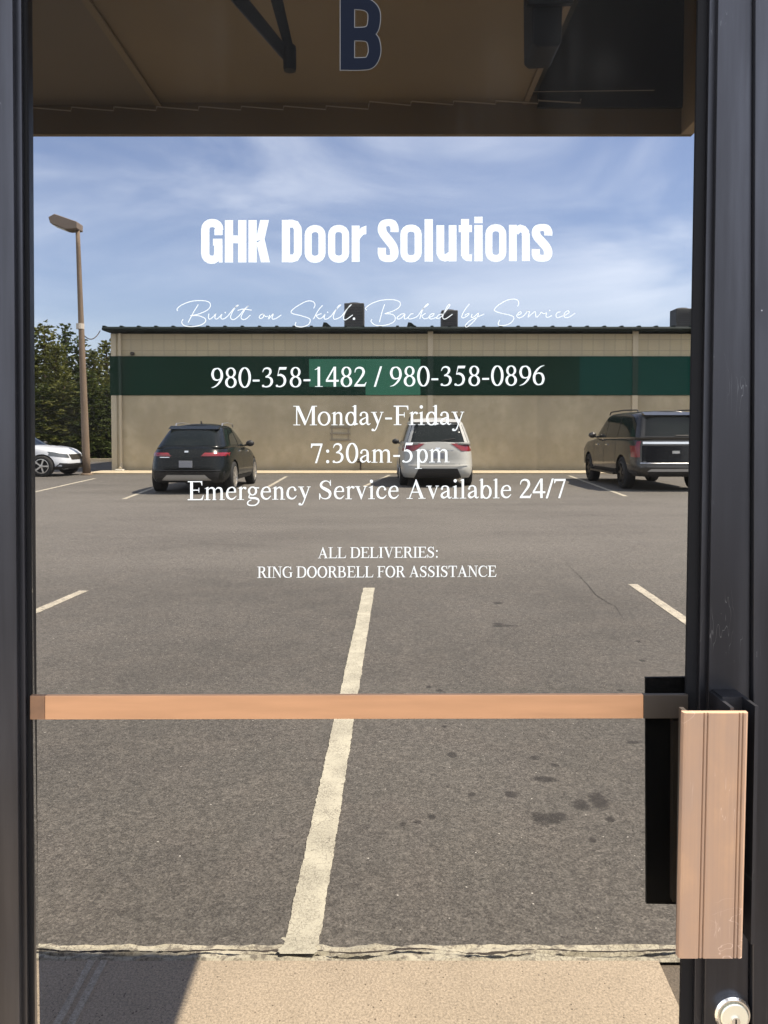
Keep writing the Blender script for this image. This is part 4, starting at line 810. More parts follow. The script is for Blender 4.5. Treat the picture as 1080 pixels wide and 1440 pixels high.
# ------------------------------------------------------------------ cars
def lerp_tab(tab, t):
    if t <= tab[0][0]: return tab[0][1]
    for (a, va), (b, vb) in zip(tab, tab[1:]):
        if t <= b: return va + (vb - va) * (t - a) / (b - a)
    return tab[-1][1]
class Shell:
    """car shell as stacked rounded plan rings; local +y is forward, rear bumper at y=0"""
    def __init__(s, w, yr, yf, zb, zt, n): s.w, s.yr, s.yf, s.zb, s.zt, s.n = w, yr, yf, zb, zt, n
    def par(s, t):
        a, b = lerp_tab(s.yr, t), lerp_tab(s.yf, t); return lerp_tab(s.w, t), (a + b) / 2, (b - a) / 2, lerp_tab(s.n, t)
    def z(s, y, t): b = lerp_tab(s.zb, y); return b + (lerp_tab(s.zt, y) - b) * t
    def side(s, y, t, sgn, off=0.0):
        w, c, h, n = s.par(t); q = max(0.0, 1 - min(abs((y - c) / h), 1) ** n) ** (1 / n); return Vector((sgn * (w * q + off), y, s.z(y, t)))
    def end(s, x, t, sgn=-1, off=0.0):
        w, c, h, n = s.par(t); q = max(0.0, 1 - min(abs(x / w), 1) ** n) ** (1 / n); y = c + sgn * h * q; return Vector((x, y + sgn * off, s.z(y, t)))
    def ring(s, t, N):
        w, c, h, n = s.par(t); out = []
        for i in range(N):
            a = 2 * math.pi * (i + .5) / N; ca, sa = math.cos(a), math.sin(a)
            x = w * math.copysign(abs(ca) ** (2 / n), ca); y = c + h * math.copysign(abs(sa) ** (2 / n), sa); out.append(Vector((x, y, s.z(y, t))))
        return out
    def mesh(s, ts, N=72, crown=0.0):
        bm = bmesh.new(); rings = [[bm.verts.new(p) for p in s.ring(t, N)] for t in ts]
        for a, b in zip(rings, rings[1:]):
            for k in range(N): bm.faces.new((a[k], a[(k + 1) % N], b[(k + 1) % N], b[k]))
        for ring, up, cr in ((rings[0], False, 0), (rings[-1], True, crown)):
            h = N // 2; q = N // 4; rows = []
            for i in range(h):                                # right side from rear to front
                r = ring[(i - q) % N]; l = ring[(h - 1 - i + q) % N]; row = [l]
                for j in range(1, 6):
                    f = j / 6; p = l.co.lerp(r.co, f); row.append(bm.verts.new((p.x, p.y, p.z + cr * (1 - (2 * f - 1) ** 2) * min(1, abs(r.co.x) / 0.4))))
                row.append(r); rows.append(row)
            for a, b in zip(rows, rows[1:]):
                for j in range(6): bm.faces.new((a[j], a[j + 1], b[j + 1], b[j]) if up else (b[j], b[j + 1], a[j + 1], a[j]))
            bm.faces.new(rows[0][::-1] if up else rows[0]); bm.faces.new(rows[-1] if up else rows[-1][::-1])
        return bm
def patch(fn, r0, r1, t0, t1, nu=8, nt=5, thick=None):
    """grid patch; r0/r1 = (low, high) limits at t0 and at t1"""
    bm = bmesh.new(); rows = []
    for j in range(nt + 1):
        f = j / nt; t = t0 + (t1 - t0) * f; a = r0[0] + (r1[0] - r0[0]) * f; b = r0[1] + (r1[1] - r0[1]) * f
        rows.append([bm.verts.new(fn(a + (b - a) * i / nu, t)) for i in range(nu + 1)])
    for a, b in zip(rows, rows[1:]):
        for i in range(nu): bm.faces.new((a[i], a[i + 1], b[i + 1], b[i]))
    return bm
def merge(bms):
    out = bmesh.new()
    for b in bms:
        me = bpy.data.meshes.new('tmp'); b.to_mesh(me); b.free(); out.from_mesh(me); bpy.data.meshes.remove(me)
    return out
def paint(name, col, rough=0.3, metal=0.0): return mat(name, col, rough, metal, 0.35, 0.35)
M['tyre'] = mat('tyre', (0.014, 0.014, 0.014), 0.85)
M['carglass'] = mat('carglass', (0.010, 0.013, 0.012), 0.06, 0.0, 0.3)
M['trim_black'] = mat('trim_black', (0.014, 0.014, 0.015), 0.6)
M['lens_red'] = mat('lens_red', (0.20, 0.010, 0.014), 0.18, 0, 0.6, 0.5)
M['lens_clear'] = mat('lens_clear', (0.55, 0.57, 0.6), 0.12, 0.3)
M['lens_dark'] = mat('lens_dark', (0.10, 0.11, 0.12), 0.1, 0.3)
M['alloy'] = mat('alloy', (0.55, 0.53, 0.50), 0.3, 0.8)
M['alloy_dark'] = mat('alloy_dark', (0.06, 0.055, 0.05), 0.4, 0.6)
M['platem'] = mat('licence_plate', (0.30, 0.31, 0.33), 0.5, var=(40, (0.2, 0.21, 0.25)))
M['skid'] = mat('skid', (0.40, 0.39, 0.37), 0.4, 0.3)
def wheel(parent, x, y, r, width, spokes, rimmat):
    s = 1 if x > 0 else -1
    bm = bmesh.new(); lathe(bm, [(r * .62, -width / 2 + .01), (r * .80, -width / 2), (r * .97, -width / 2 + .02), (r, -width / 2 + .05), (r, width / 2 - .05), (r * .97, width / 2 - .02), (r * .80, width / 2), (r * .64, width / 2 - .015), (r * .60, width / 2 - .06), (r * .05, width / 2 - .08)], (0, 0, 0), 'X', 36)
    if s < 0: bmesh.ops.scale(bm, vec=(-1, 1, 1), verts=bm.verts)
    wo = mesh_obj('wheel', bm, M['tyre'], parent, True); wo.location = (x, y, r)
    bm = bmesh.new(); o = s * (width / 2 - 0.01)
    lathe(bm, [(r * .68, -.01), (r * .69, .006), (r * .63, .008), (r * .60, -.03), (r * .68, -.01)], (o, 0, 0), 'X', 36, False)
    for k in range(spokes):
        a = 2 * math.pi * k / spokes; ca, sa = math.cos(a), math.sin(a); wv = r * 0.075
        pts = [Vector((o - s * .015, ca * q - sa * e, sa * q + ca * e)) for q, e in ((r * .08, -wv * .8), (r * .64, -wv), (r * .64, wv), (r * .08, wv * .8))]
        prism(bm, pts, (s * .02, 0, 0))
    lathe(bm, [(r * .16, -.02), (r * .16, .008), (r * .1, .014)], (o, 0, 0), 'X', 20)
    mesh_obj('rim', bm, rimmat, wo)
def make_car(sp):
    """sp: dict of proportions. Builds body, glass, lamps, wheels, mirrors, trim as parts"""
    t = thing('parked_car', sp['label'], 'car', sp['loc'], sp.get('rz', 0.0), 'cars parked in the lot')
    lo = Shell(sp['w'], sp['yr'], sp['yf'], sp['zb'], sp['zt'], sp['n']); up = Shell(sp['gw'], sp['gyr'], sp['gyf'], sp['gzb'], sp['gzt'], sp['gn'])
    pm = sp['paint']; hw = sp['hw']; wr = sp['wr']; ya, yb = sp['axles']
    body = mesh_obj('body', lo.mesh([0, .03, .07, .15, .25, .35, .45, .55, .62, .7, .78, .86, .92, .96, .985, 1.0], 96, 0.03), pm, t, True)
    # wheel arches cut out of the shell
    for y in (ya, yb):
        bm = bmesh.new(); lathe(bm, [(wr * 1.13, -hw * 1.3), (wr * 1.13, hw * 1.3)], (0, y, wr), 'X', 40); cut = mesh_obj('cutter', bm, pm, t)
        md = body.modifiers.new('b', 'BOOLEAN'); md.object = cut; md.operation = 'DIFFERENCE'; md.solver = 'EXACT'
        bpy.context.view_layer.update(); dg = bpy.context.evaluated_depsgraph_get(); me = bpy.data.meshes.new_from_object(body.evaluated_get(dg))
        body.modifiers.clear(); body.data = me; bpy.data.objects.remove(cut)
    me = body.data
    for p in me.polygons: p.use_smooth = True
    me.set_sharp_from_angle(angle=R(38))
    # dark wheel wells and floor inside
    bm = bmesh.new(); box(bm, -hw * .72, hw * .72, ya - wr * 1.2, yb + wr * 1.2, lo.zb[0][1] - 0.02, lerp_tab(lo.zt, ya) - .25)
    mesh_obj('underbody', bm, M['trim_black'], t)
    roof = mesh_obj('cabin', up.mesh([0, .12, .3, .5, .68, .8, .88, .93, .965, .985, 1.0], 96, 0.05), pm, t, True)
    for x in (-1, 1):
        for y in (ya, yb): wheel(t, x * (hw - sp['wwid'] / 2 - 0.012), y, wr, sp['wwid'], sp['spokes'], sp['rim'])
    G = lambda sgn, off=.006: (lambda y, tt: up.side(y, tt, sgn, off)); E = lambda sg, off=.006: (lambda x, tt: up.end(x, tt, sg, off))
    LS = lambda sgn, off=.008: (lambda y, tt: lo.side(y, tt, sgn, off)); LE = lambda sg, off=.008: (lambda x, tt: lo.end(x, tt, sg, off))
    r = sp['rearglass']; mesh_obj('rear_window', patch(E(-1), r[0], r[1], r[2], r[3], 14, 6), M['carglass'], t, True)
    r = sp['windscreen']; mesh_obj('windscreen', patch(E(1), r[0], r[1], r[2], r[3], 14, 6), M['carglass'], t, True)
    for sgn in (-1, 1):
        for r0, r1, t0, t1 in sp['sideglass']: mesh_obj('side_window', patch(G(sgn), r0, r1, t0, t1, 8, 6), M['carglass'], t, True)
        for (r0, r1, t0, t1), (s0, s1, u0, u1) in sp['tail']:
            a = (r0[0] * sgn, r0[1] * sgn); b = (r1[0] * sgn, r1[1] * sgn)
            bms = [patch(LE(-1, .012), a, b, t0, t1, 10, 4)]
            if s1 is not None: bms.append(patch(LS(sgn, .012), s0, s1, u0, u1, 6, 4))
            mesh_obj('tail_light', merge(bms), M['lens_red'], t, True)
        h = sp['head']; a = (h[0][0] * sgn, h[0][1] * sgn); b = (h[1][0] * sgn, h[1][1] * sgn)
        mesh_obj('headlight', merge([patch(LE(1, .012), a, b, h[2], h[3], 10, 4), patch(LS(sgn, .012), h[4], h[5], h[2], h[3], 6, 4)]), M['lens_dark'], t, True)
        # mirror, handles, sill
        mp = up.side(sp['mirror_y'], 0.08, sgn, 0.0); bm = bmesh.new(); bmesh.ops.create_icosphere(bm, subdivisions=2, radius=1.0)
        for v in bm.verts: v.co = Vector((mp.x + sgn * 0.15 + v.co.x * 0.115, mp.y + v.co.y * 0.075, mp.z + 0.07 + v.co.z * 0.085))
        tube(bm, [mp + Vector((0, 0, 0.02)), mp + Vector((sgn * 0.1, 0, 0.03))], 0.03, 6); mesh_obj('wing_mirror', bm, M['trim_black'] if sp.get('dark_mirror', True) else pm, t, True)
        for y in sp['handles']:
            p = lo.side(y, sp.get('handle_t', .88), sgn, 0.012); bm = bmesh.new(); box(bm, p.x - .016, p.x + .016, p.y - .1, p.y + .1, p.z - .016, p.z + .016); bevel(bm, .008); mesh_obj('door_handle', bm, sp.get('handle_mat', M['chrome']), t)
        mesh_obj('sill', patch(LS(sgn, .014), (ya + wr * 1.2, yb - wr * 1.2), (ya + wr * 1.2, yb - wr * 1.2), .01, sp.get('sill_t', .14), 10, 3), sp.get('sill_mat', M['trim_black']), t, True)
        if sp.get('rails'):
            r0, r1, xx, zz = sp['rails']; bm = bmesh.new(); tube(bm, [(sgn * xx, r0, zz - .04), (sgn * xx, r0 + .08, zz + .02), (sgn * xx, (r0 + r1) / 2, zz + .045), (sgn * xx, r1 - .1, zz + .02), (sgn * xx, r1, zz - .05)], 0.018, 6); mesh_obj('roof_rail', bm, sp.get('rail_mat', M['alloy']), t)
        # door seams
        for y in sp.get('seams', []):
            bm = patch(LS(sgn, .004), (y - .006, y + .006), (y - .006, y + .006), .16, .97, 1, 8); mesh_obj('door_seam', bm, M['gasket'], t)
    for nm, fn, args, m in sp['extra'](lo, up): mesh_obj(nm, patch(fn, *args), m, t, True)
    for nm, bm, m in sp.get('solid', lambda lo, up: [])(lo, up): mesh_obj(nm, bm, m, t, False)
    return t
def cars():
    # black crossover, seen from behind
    p = atZ(271, 691); loc = (-4.58, 17.75, 0)
    def ex(lo, up):
        E = lambda o: (lambda x, t: lo.end(x, t, -1, o)); GE = lambda o: (lambda x, t: up.end(x, t, -1, o))
        return [('diffuser', E(.02), ((-.58, .58), (-.44, .44), .06, .22, 12, 3), M['skid']), ('lower_bumper', E(.010), ((-.80, .80), (-.86, .86), .0, .30, 14, 4), M['trim_black']),
                ('bumper_crease', E(.022), ((-.78, .78), (-.78, .78), .335, .355, 12, 2), M['frame_dark']), ('badge', E(.016), ((-.045, .045), (-.045, .045), .845, .895, 4, 2), M['chrome']),
                ('name_badge', E(.016), ((-.62, -.38), (-.62, -.38), .70, .72, 4, 2), M['chrome']), ('tailgate_seam', E(.006), ((-.62, .62), (-.62, .62), .44, .45, 10, 1), M['gasket'])]
    def so(lo, up):
        a = lo.end(0, .52, -1, .02); sp = up.end(0, .93, -1, .0)
        fin = bmesh.new(); prism(fin, [Vector(q) for q in ((-.012, 1.55, 1.60), (-.012, 1.72, 1.60), (-.012, 1.57, 1.72), (-.012, 1.54, 1.72))], (.024, 0, 0))
        spo = bmesh.new(); prism(spo, [Vector((-.60, sp.y - .10, sp.z - .03)), Vector((-.60, sp.y + .12, sp.z + .05)), Vector((-.60, sp.y + .10, sp.z - .03))], (1.2, 0, 0))
        return [('licence_plate', boxbm(-.155, .155, a.y - .012, a.y, a.z - .078, a.z + .078, b=.004), M['platem']), ('antenna_fin', fin, M['trim_black']), ('spoiler', spo, BLK)]
    BLK = mat('black_paint', (0.006, 0.0075, 0.007), 0.25, 0, 0.25, 0.12)
    make_car(dict(label='black crossover with silver wheels parked nose to the tan wall', loc=loc, paint=BLK, hw=.985, wr=.365, wwid=.25, axles=(.95, 3.77), spokes=10, rim=M['alloy'],
        w=[(0, .89), (.12, .955), (.3, .985), (.55, .98), (.8, .955), (.95, .90), (1, .84)], yr=[(0, .16), (.1, .05), (.3, .0), (.5, .03), (.8, .07), (.95, .16), (1, .24)], yf=[(0, 4.55), (.3, 4.69), (.6, 4.66), (.9, 4.5), (1, 4.35)],
        zb=[(0, .27), (4.7, .24)], zt=[(0, 1.10), (1.2, 1.09), (3.0, 1.03), (3.6, .99), (4.3, .90), (4.7, .80)], n=[(0, 6), (.3, 5.2), (1, 4.6)],
        gw=[(0, .865), (.3, .80), (.7, .70), (.88, .645), (.96, .59), (1, .50)], gyr=[(0, .20), (.5, .50), (.85, .76), (.95, .88), (1, 1.05)], gyf=[(0, 3.55), (.5, 3.0), (.85, 2.6), (1, 2.35)], gzb=[(0, 1.06), (5, 1.0)], gzt=[(0, 1.56), (2, 1.61), (5, 1.56)], gn=[(0, 5.5), (1, 4.5)],
        rearglass=((-.70, .70), (-.54, .54), .14, .80), windscreen=((-.72, .72), (-.5, .5), .1, .82), sideglass=[((1.05, 1.95), (1.45, 1.92), .16, .80), ((2.02, 3.1), (1.99, 2.55), .12, .80)],
        tail=[(((.34, .90), (.42, .90), .74, .84), ((.22, .42), (.24, .36), .74, .84))], head=((.45, .86), (.5, .86), .62, .78, (4.1, 4.6), (4.1, 4.55)), mirror_y=3.05, handles=(1.75, 2.85), seams=(2.0, 3.15), rails=(1.3, 2.7, .57, 1.63), extra=ex, solid=so))
    # white minivan, seen from behind
    SIL = paint('silver_white_paint', (0.42, 0.42, 0.395), 0.3)
    def ex2(lo, up):
        E = lambda o: (lambda x, t: lo.end(x, t, -1, o))
        return [('lower_bumper', E(.014), ((-.62, .62), (-.50, .50), .0, .27, 12, 4), M['trim_black']), ('bumper_step', E(.03), ((-.78, .78), (-.78, .78), .355, .39, 12, 2), SIL), ('tailgate_seam', E(.006), ((-.70, .70), (-.70, .70), .395, .405, 10, 1), M['gasket']),  # black patch stands in for the shaded bumper underside
                ('chrome_strip', E(.02), ((-.40, .40), (-.40, .40), .775, .80, 8, 1), M['chrome']), ('badge', E(.016), ((-.06, .06), (-.06, .06), .82, .87, 4, 2), M['chrome'])]
    def so2(lo, up):
        sp = up.end(0, .93, -1, 0); a = lo.end(0, .64, -1, .015)
        spo = bmesh.new(); prism(spo, [Vector((-.62, sp.y - .13, sp.z - .02)), Vector((-.62, sp.y + .12, sp.z + .06)), Vector((-.62, sp.y + .1, sp.z - .04))], (1.24, 0, 0))
        w = up.end(.1, .16, -1, .02); wp = bmesh.new(); tube(wp, [w, up.end(.45, .24, -1, .02)], .012, 5)
        return [('spoiler', spo, SIL), ('licence_plate', boxbm(-.155, .155, a.y - .012, a.y, a.z - .078, a.z + .078, b=.004), M['platem']), ('wiper', wp, M['trim_black'])]
    make_car(dict(label='white minivan with red wedge tail lights parked behind the opening hours', loc=(1.40, 19.9, 0), paint=SIL, hw=.99, wr=.35, wwid=.23, axles=(1.05, 4.08), spokes=8, rim=M['alloy'],
        w=[(0, .90), (.12, .96), (.35, .99), (.6, .985), (.85, .965), (.96, .94), (1, .90)], yr=[(0, .14), (.1, .04), (.3, .0), (.42, .05), (.8, .08), (1, .13)], yf=[(0, 4.95), (.3, 5.09), (.6, 5.05), (.9, 4.85), (1, 4.65)],
        zb=[(0, .25), (5.1, .22)], zt=[(0, 1.16), (1.5, 1.14), (3.4, 1.06), (4.2, .98), (5.1, .80)], n=[(0, 7), (.3, 6), (1, 5)],
        gw=[(0, .935), (.3, .88), (.7, .79), (.88, .73), (.96, .67), (1, .57)], gyr=[(0, .12), (.5, .30), (.85, .46), (.95, .56), (1, .75)], gyf=[(0, 4.35), (.5, 3.6), (.85, 3.0), (1, 2.7)], gzb=[(0, 1.12), (5, 1.0)], gzt=[(0, 1.76), (2, 1.80), (5, 1.72)], gn=[(0, 6.5), (1, 5)],
        rearglass=((-.80, .80), (-.66, .66), .10, .80), windscreen=((-.75, .75), (-.55, .55), .1, .82), sideglass=[((.55, 1.6), (.75, 1.58), .14, .80), ((1.68, 2.85), (1.66, 2.8), .12, .8), ((2.93, 3.85), (2.88, 3.1), .1, .8)],
        tail=[(((.62, .95), (.34, .95), .77, .985), ((.20, .40), (.22, .40), .77, .97))], head=((.5, .9), (.55, .9), .62, .82, (4.5, 4.95), (4.4, 4.9)), mirror_y=3.75, handles=(2.75, 3.05), seams=(1.7, 2.9, 3.9), rails=(.9, 2.7, .66, 1.82), rail_mat=M['trim_black'], handle_mat=SIL, extra=ex2, solid=so2))
    # big dark suv on the right
    DK = paint('graphite_paint', (0.060, 0.056, 0.050), 0.22, 0.4)
    def ex3(lo, up):
        E = lambda o: (lambda x, t: lo.end(x, t, -1, o))
        return [('tailgate_panel', E(.010), ((-.80, .80), (-.80, .80), .36, .80, 14, 4), paint('tailgate_paint', (0.012, 0.014, 0.017), 0.2)), ('chrome_strip', E(.03), ((-.78, .78), (-.78, .78), .845, .905, 14, 3), M['chrome']), ('bumper_strip', E(.03), ((-.84, .84), (-.84, .84), .345, .362, 14, 1), M['chrome']),
                ('lower_bumper', E(.02), ((-.60, .60), (-.70, .70), .0, .13, 12, 4), M['trim_black']), ('bumper_skid', E(.024), ((-.70, .70), (-.62, .62), .135, .20, 12, 2), M['skid']), ('badge', E(.02), ((-.09, .09), (-.09, .09), .60, .67, 6, 2), M['chrome'])]
    def so3(lo, up):
        sp = up.end(0, .93, -1, 0); spo = bmesh.new(); prism(spo, [Vector((-.70, sp.y - .14, sp.z - .02)), Vector((-.70, sp.y + .14, sp.z + .06)), Vector((-.70, sp.y + .12, sp.z - .03))], (1.4, 0, 0))
        w = bmesh.new(); tube(w, [up.end(.0, .15, -1, .025), up.end(.5, .15, -1, .025)], .014, 5)
        out = [('spoiler', spo, DK), ('wiper', w, M['trim_black'])]
        for sgn in (-1, 1): out.append(('side_step', boxbm(min(sgn * .86, sgn * 1.02), max(sgn * .86, sgn * 1.02), 1.75, 4.0, .33, .385, b=.01), M['alloy_dark']))
        return out
    make_car(dict(label='large dark grey suv with roof rails partly hidden by the right door edge', loc=(7.06, 18.55, 0), paint=DK, hw=1.015, wr=.41, wwid=.27, axles=(1.12, 4.24), spokes=6, rim=M['alloy_dark'],
        w=[(0, .92), (.12, .985), (.35, 1.012), (.6, 1.01), (.85, .995), (.96, .97), (1, .93)], yr=[(0, .12), (.1, .03), (.3, .0), (.36, .07), (.8, .08), (1, .12)], yf=[(0, 5.2), (.3, 5.33), (.6, 5.32), (.9, 5.22), (1, 5.1)],
        zb=[(0, .36), (5.3, .33)], zt=[(0, 1.30), (3.6, 1.26), (4.0, 1.22), (5.0, 1.14), (5.33, 1.06)], n=[(0, 8), (.3, 7.5), (1, 7)],
        gw=[(0, .955), (.3, .92), (.7, .86), (.88, .82), (.96, .77), (1, .67)], gyr=[(0, .10), (.5, .20), (.85, .30), (.95, .38), (1, .55)], gyf=[(0, 4.1), (.5, 3.65), (.85, 3.3), (1, 3.05)], gzb=[(0, 1.26), (5, 1.22)], gzt=[(0, 1.92), (2, 1.95), (5, 1.9)], gn=[(0, 8), (1, 6)],
        rearglass=((-.82, .82), (-.74, .74), .14, .82), windscreen=((-.8, .8), (-.65, .65), .1, .82), sideglass=[((.36, 1.55), (.50, 1.55), .10, .82), ((1.62, 2.62), (1.60, 2.58), .10, .82), ((2.70, 3.75), (2.64, 3.30), .10, .82)],
        tail=[(((.84, .965), (.84, .965), .50, .80), ((.16, .34), (.19, .28), .50, .92))], head=((.6, .98), (.6, .98), .7, .85, (5.0, 5.25), (5.0, 5.2)), mirror_y=3.55, handles=(2.4, 3.35), handle_t=.82, seams=(1.62, 2.66, 3.7), rails=(.6, 3.0, .74, 1.97), rail_mat=M['frame_dark'], dark_mirror=False, sill_mat=M['trim_black'], extra=ex3, solid=so3))
    # white suv pointing right, only its nose in view
    WH = paint('white_paint', (0.50, 0.52, 0.56), 0.28)
    def ex4(lo, up):
        F = lambda o: (lambda x, t: lo.end(x, t, 1, o)); S = lambda o, g: (lambda y, t: lo.side(y, t, g, o))
        return [('grille', F(.014), ((-.38, .38), (-.40, .40), .58, .84, 10, 4), M['alloy_dark']), ('lower_grille', F(.016), ((-.86, .86), (-.80, .80), .05, .36, 14, 4), M['trim_black']), ('lower_trim', S(.016, -1), ((4.15, 4.68), (4.15, 4.68), .0, .17, 6, 3), M['trim_black']), ('lower_trim', S(.016, 1), ((4.15, 4.68), (4.15, 4.68), .0, .17, 6, 3), M['trim_black']),
                ('fog_lamp', S(.02, -1), ((4.40, 4.56), (4.40, 4.56), .26, .34, 4, 2), M['gasket'])]
    c = atZ(80, 671)
    make_car(dict(label='white suv at the left edge with only its front wheel and nose visible', loc=(-14.72, 26.0, 0), rz=-R(96), paint=WH, hw=.96, wr=.38, wwid=.25, axles=(.95, 3.95), spokes=5, rim=M['alloy'],
        w=[(0, .87), (.12, .93), (.35, .96), (.6, .955), (.85, .94), (.96, .90), (1, .84)], yr=[(0, .14), (.3, 0), (.8, .06), (1, .15)], yf=[(0, 4.55), (.1, 4.68), (.3, 4.75), (.6, 4.72), (.85, 4.62), (.95, 4.5), (1, 4.35)],
        zb=[(0, .27), (4.7, .25)], zt=[(0, 1.12), (2.8, 1.08), (3.3, 1.10), (3.8, 1.07), (4.3, 1.0), (4.75, .86)], n=[(0, 6), (.3, 5), (1, 4.2)],
        gw=[(0, .88), (.3, .82), (.7, .73), (.88, .67), (.96, .62), (1, .52)], gyr=[(0, .2), (.5, .4), (.85, .6), (1, .85)], gyf=[(0, 3.45), (.5, 2.95), (.85, 2.55), (1, 2.3)], gzb=[(0, 1.07), (5, 1.05)], gzt=[(0, 1.68), (2, 1.72), (5, 1.68)], gn=[(0, 6), (1, 5)],
        rearglass=((-.7, .7), (-.55, .55), .14, .8), windscreen=((-.74, .74), (-.55, .55), .1, .82), sideglass=[((.8, 1.85), (1.0, 1.82), .14, .8), ((1.93, 3.0), (1.9, 2.5), .12, .8)],
        tail=[(((.45, .9), (.5, .9), .72, .84), ((.14, .4), (.16, .36), .72, .84))], head=((.46, .86), (.46, .86), .66, .84, (4.15, 4.6), (4.2, 4.58)), mirror_y=3.0, handles=(1.75, 2.75), seams=(1.9, 3.1), extra=ex4)).scale = (0.97, 0.97, 0.90)
cars()

# ------------------------------------------------------------------ trees beyond the lot
def leaf_material(name, a, b):
    m, q, bs, P = newmat(name)
    n = q.noise(P, 1.3, 4); geo = q.n('ShaderNodeNewGeometry')
    c = q.mix(q.rng(n, 0.3, 0.7), a, b); c = q.mix(q.math('MULTIPLY', geo.outputs['Random Per Island'], 0.6), c, tuple(x * 1.7 for x in b))
    q.L.new(c, bs.inputs['Base Color']); bs.inputs['Roughness'].default_value = 0.7; bs.inputs['Specular IOR Level'].default_value = 0.25
    tr = q.n('ShaderNodeBsdfTranslucent'); q.L.new(c, tr.inputs[0]); mx = q.n('ShaderNodeMixShader'); mx.inputs[0].default_value = 0.3
    out = q.N['Material Output']; q.L.new(bs.outputs[0], mx.inputs[1]); q.L.new(tr.outputs[0], mx.inputs[2]); q.L.new(mx.outputs[0], out.inputs[0]); return m
LEAF = [leaf_material('needles_dark', (0.030, 0.046, 0.012), (0.055, 0.070, 0.017)), leaf_material('needles_olive', (0.060, 0.072, 0.014), (0.096, 0.098, 0.022))]
BARK = mat('bark', (0.09, 0.065, 0.045), 0.9, var=((8, 8, 2), (0.06, 0.045, 0.03)))
def conifer_meshes(seed, H, Rm, lm):
    rnd = random.Random(seed); bm = bmesh.new()
    nw = int(H * 3.4)
    for i in range(nw):
        f = i / nw; z = H * (0.06 + 0.93 * f); rad = Rm * (1 - f) ** 0.75 * rnd.uniform(.75, 1.1) + 0.12
        nb = max(4, int(9 * (1 - f) + 4)); a0 = rnd.uniform(0, 6.28)
        for k in range(nb):
            a = a0 + 6.283 * k / nb + rnd.uniform(-.3, .3); L = rad * rnd.uniform(.6, 1.15); droop = rnd.uniform(-.25, .25)
            d = Vector((math.cos(a), math.sin(a), droop))
            nt = max(5, int(L / 0.12))
            for j in range(nt):
                q = (j + rnd.random()) / nt; c = Vector((0, 0, z)) + d * (L * q) + Vector((rnd.gauss(0, .14), rnd.gauss(0, .14), rnd.gauss(0, .12)))
                for _ in range(4):
                    u = Vector((rnd.gauss(d.x, .7), rnd.gauss(d.y, .7), rnd.gauss(.35, .5))).normalized() * rnd.uniform(.12, .27); w = u.cross(Vector((rnd.gauss(0, 1), rnd.gauss(0, 1), rnd.gauss(0, 1)))).normalized() * rnd.uniform(.03, .065)
                    bm.faces.new([bm.verts.new(p) for p in (c - w, c + u * .5 - w * .9, c + u, c + u * .5 + w * .9, c + w)])
    me = bpy.data.meshes.new('crown'); bm.to_mesh(me); bm.free(); me.materials.append(lm)
    bm = bmesh.new(); tube(bm, [(0, 0, 0), (.03, 0, H * .4), (0, .03, H * .75), (0, 0, H * .97)], [.2, .13, .07, .02], 8)
    for i in range(14):
        z = H * (.1 + .06 * i); a = i * 2.4; L = Rm * (1 - i / 16) * .8; tube(bm, [(0, 0, z), (math.cos(a) * L, math.sin(a) * L, z + .15 * L)], [.04, .012], 5)
    mt = bpy.data.meshes.new('trunk'); bm.to_mesh(mt); bm.free(); mt.materials.append(BARK)
    return me, mt
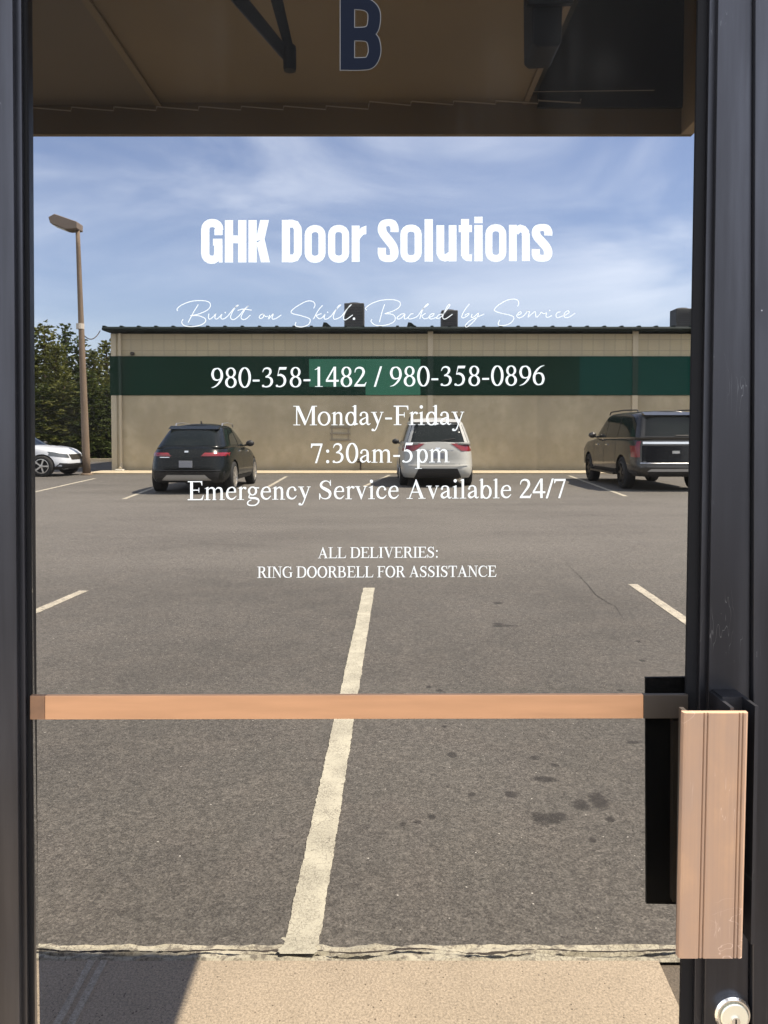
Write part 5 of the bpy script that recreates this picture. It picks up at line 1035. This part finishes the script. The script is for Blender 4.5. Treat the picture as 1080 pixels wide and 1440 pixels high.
def trees():
    kinds = [conifer_meshes(11, 8.0, 1.9, LEAF[0]), conifer_meshes(12, 8.0, 2.2, LEAF[1]), conifer_meshes(13, 8.0, 1.6, LEAF[0]), conifer_meshes(14, 8.0, 2.0, LEAF[1])]
    spots = [ # px, top y, distance, kind, width scale, label
        (62, 452, 44, 1, 1.25, 'broad olive conifer at the far left edge by the door frame'),
        (92, 454, 46, 2, 1.0, 'dark narrow conifer with the sharpest tip just left of the lamp post'),
        (78, 480, 42, 3, 1.1, 'rounded olive conifer in front between the tallest two tips'),
        (112, 472, 45, 0, 1.0, 'dark conifer standing right behind the lamp post'),
        (132, 489, 45, 3, 1.0, 'olive conifer lowest in the gap between lamp post and building'),
        (150, 474, 47, 1, 1.1, 'olive conifer rising beside the building corner'),
        (40, 462, 46, 0, 1.2, 'dark conifer mostly hidden behind the left door frame'),
        (122, 520, 40, 2, 1.2, 'short dark conifer low behind the lamp post foot'),
        (90, 535, 40, 1, 1.2, 'short olive conifer behind the white suv nose'),
        (150, 540, 41, 0, 1.1, 'short dark conifer low at the building corner'),
        (60, 540, 40, 0, 1.3, 'short dark bushy conifer above the white suv bonnet'),
        (20, 470, 44, 3, 1.2, 'olive conifer hidden behind the left door stile'),
        (178, 485, 50, 2, 1.2, 'dark conifer standing behind the building corner')]
    for i, (u, v, Y, k, ws, lab) in enumerate(spots):
        p = atY(u, v, Y); s = p.z / 8.0
        t = thing('conifer_tree', lab, 'tree', (p.x, Y, 0), i * 1.7, 'conifers beyond the parking lot')
        t.scale = (ws, ws, s)
        for me, nm in ((kinds[k][0], 'crown'), (kinds[k][1], 'trunk')):
            o = bpy.data.objects.new(nm, me); COL.objects.link(o); o.parent = t
trees()
def far_edge():
    # pale kerb at the far side of the lot and the shrubby bank behind it
    bm = bmesh.new(); Y = 39; box(bm, -60, BXL + 8, Y - 1.6, Y - 1.3, 0, 0.14); struct(mesh_obj('far_kerb', bm, M['apron']))
    bm = bmesh.new(); rnd = random.Random(3)
    for i in range(9000):
        x = rnd.uniform(-34, -8); y = rnd.uniform(38.6, 52); c = Vector((x, y, rnd.random() ** 1.3 * 1.3)); u = Vector((rnd.gauss(0, .5), rnd.gauss(0, .5), rnd.random())).normalized() * .32; w = u.cross(Vector((rnd.random(), rnd.random(), .2))).normalized() * .09
        bm.faces.new([bm.verts.new(p) for p in (c - w, c + u, c + w)])
    struct(mesh_obj('undergrowth', bm, LEAF[0]), 'stuff')
far_edge()
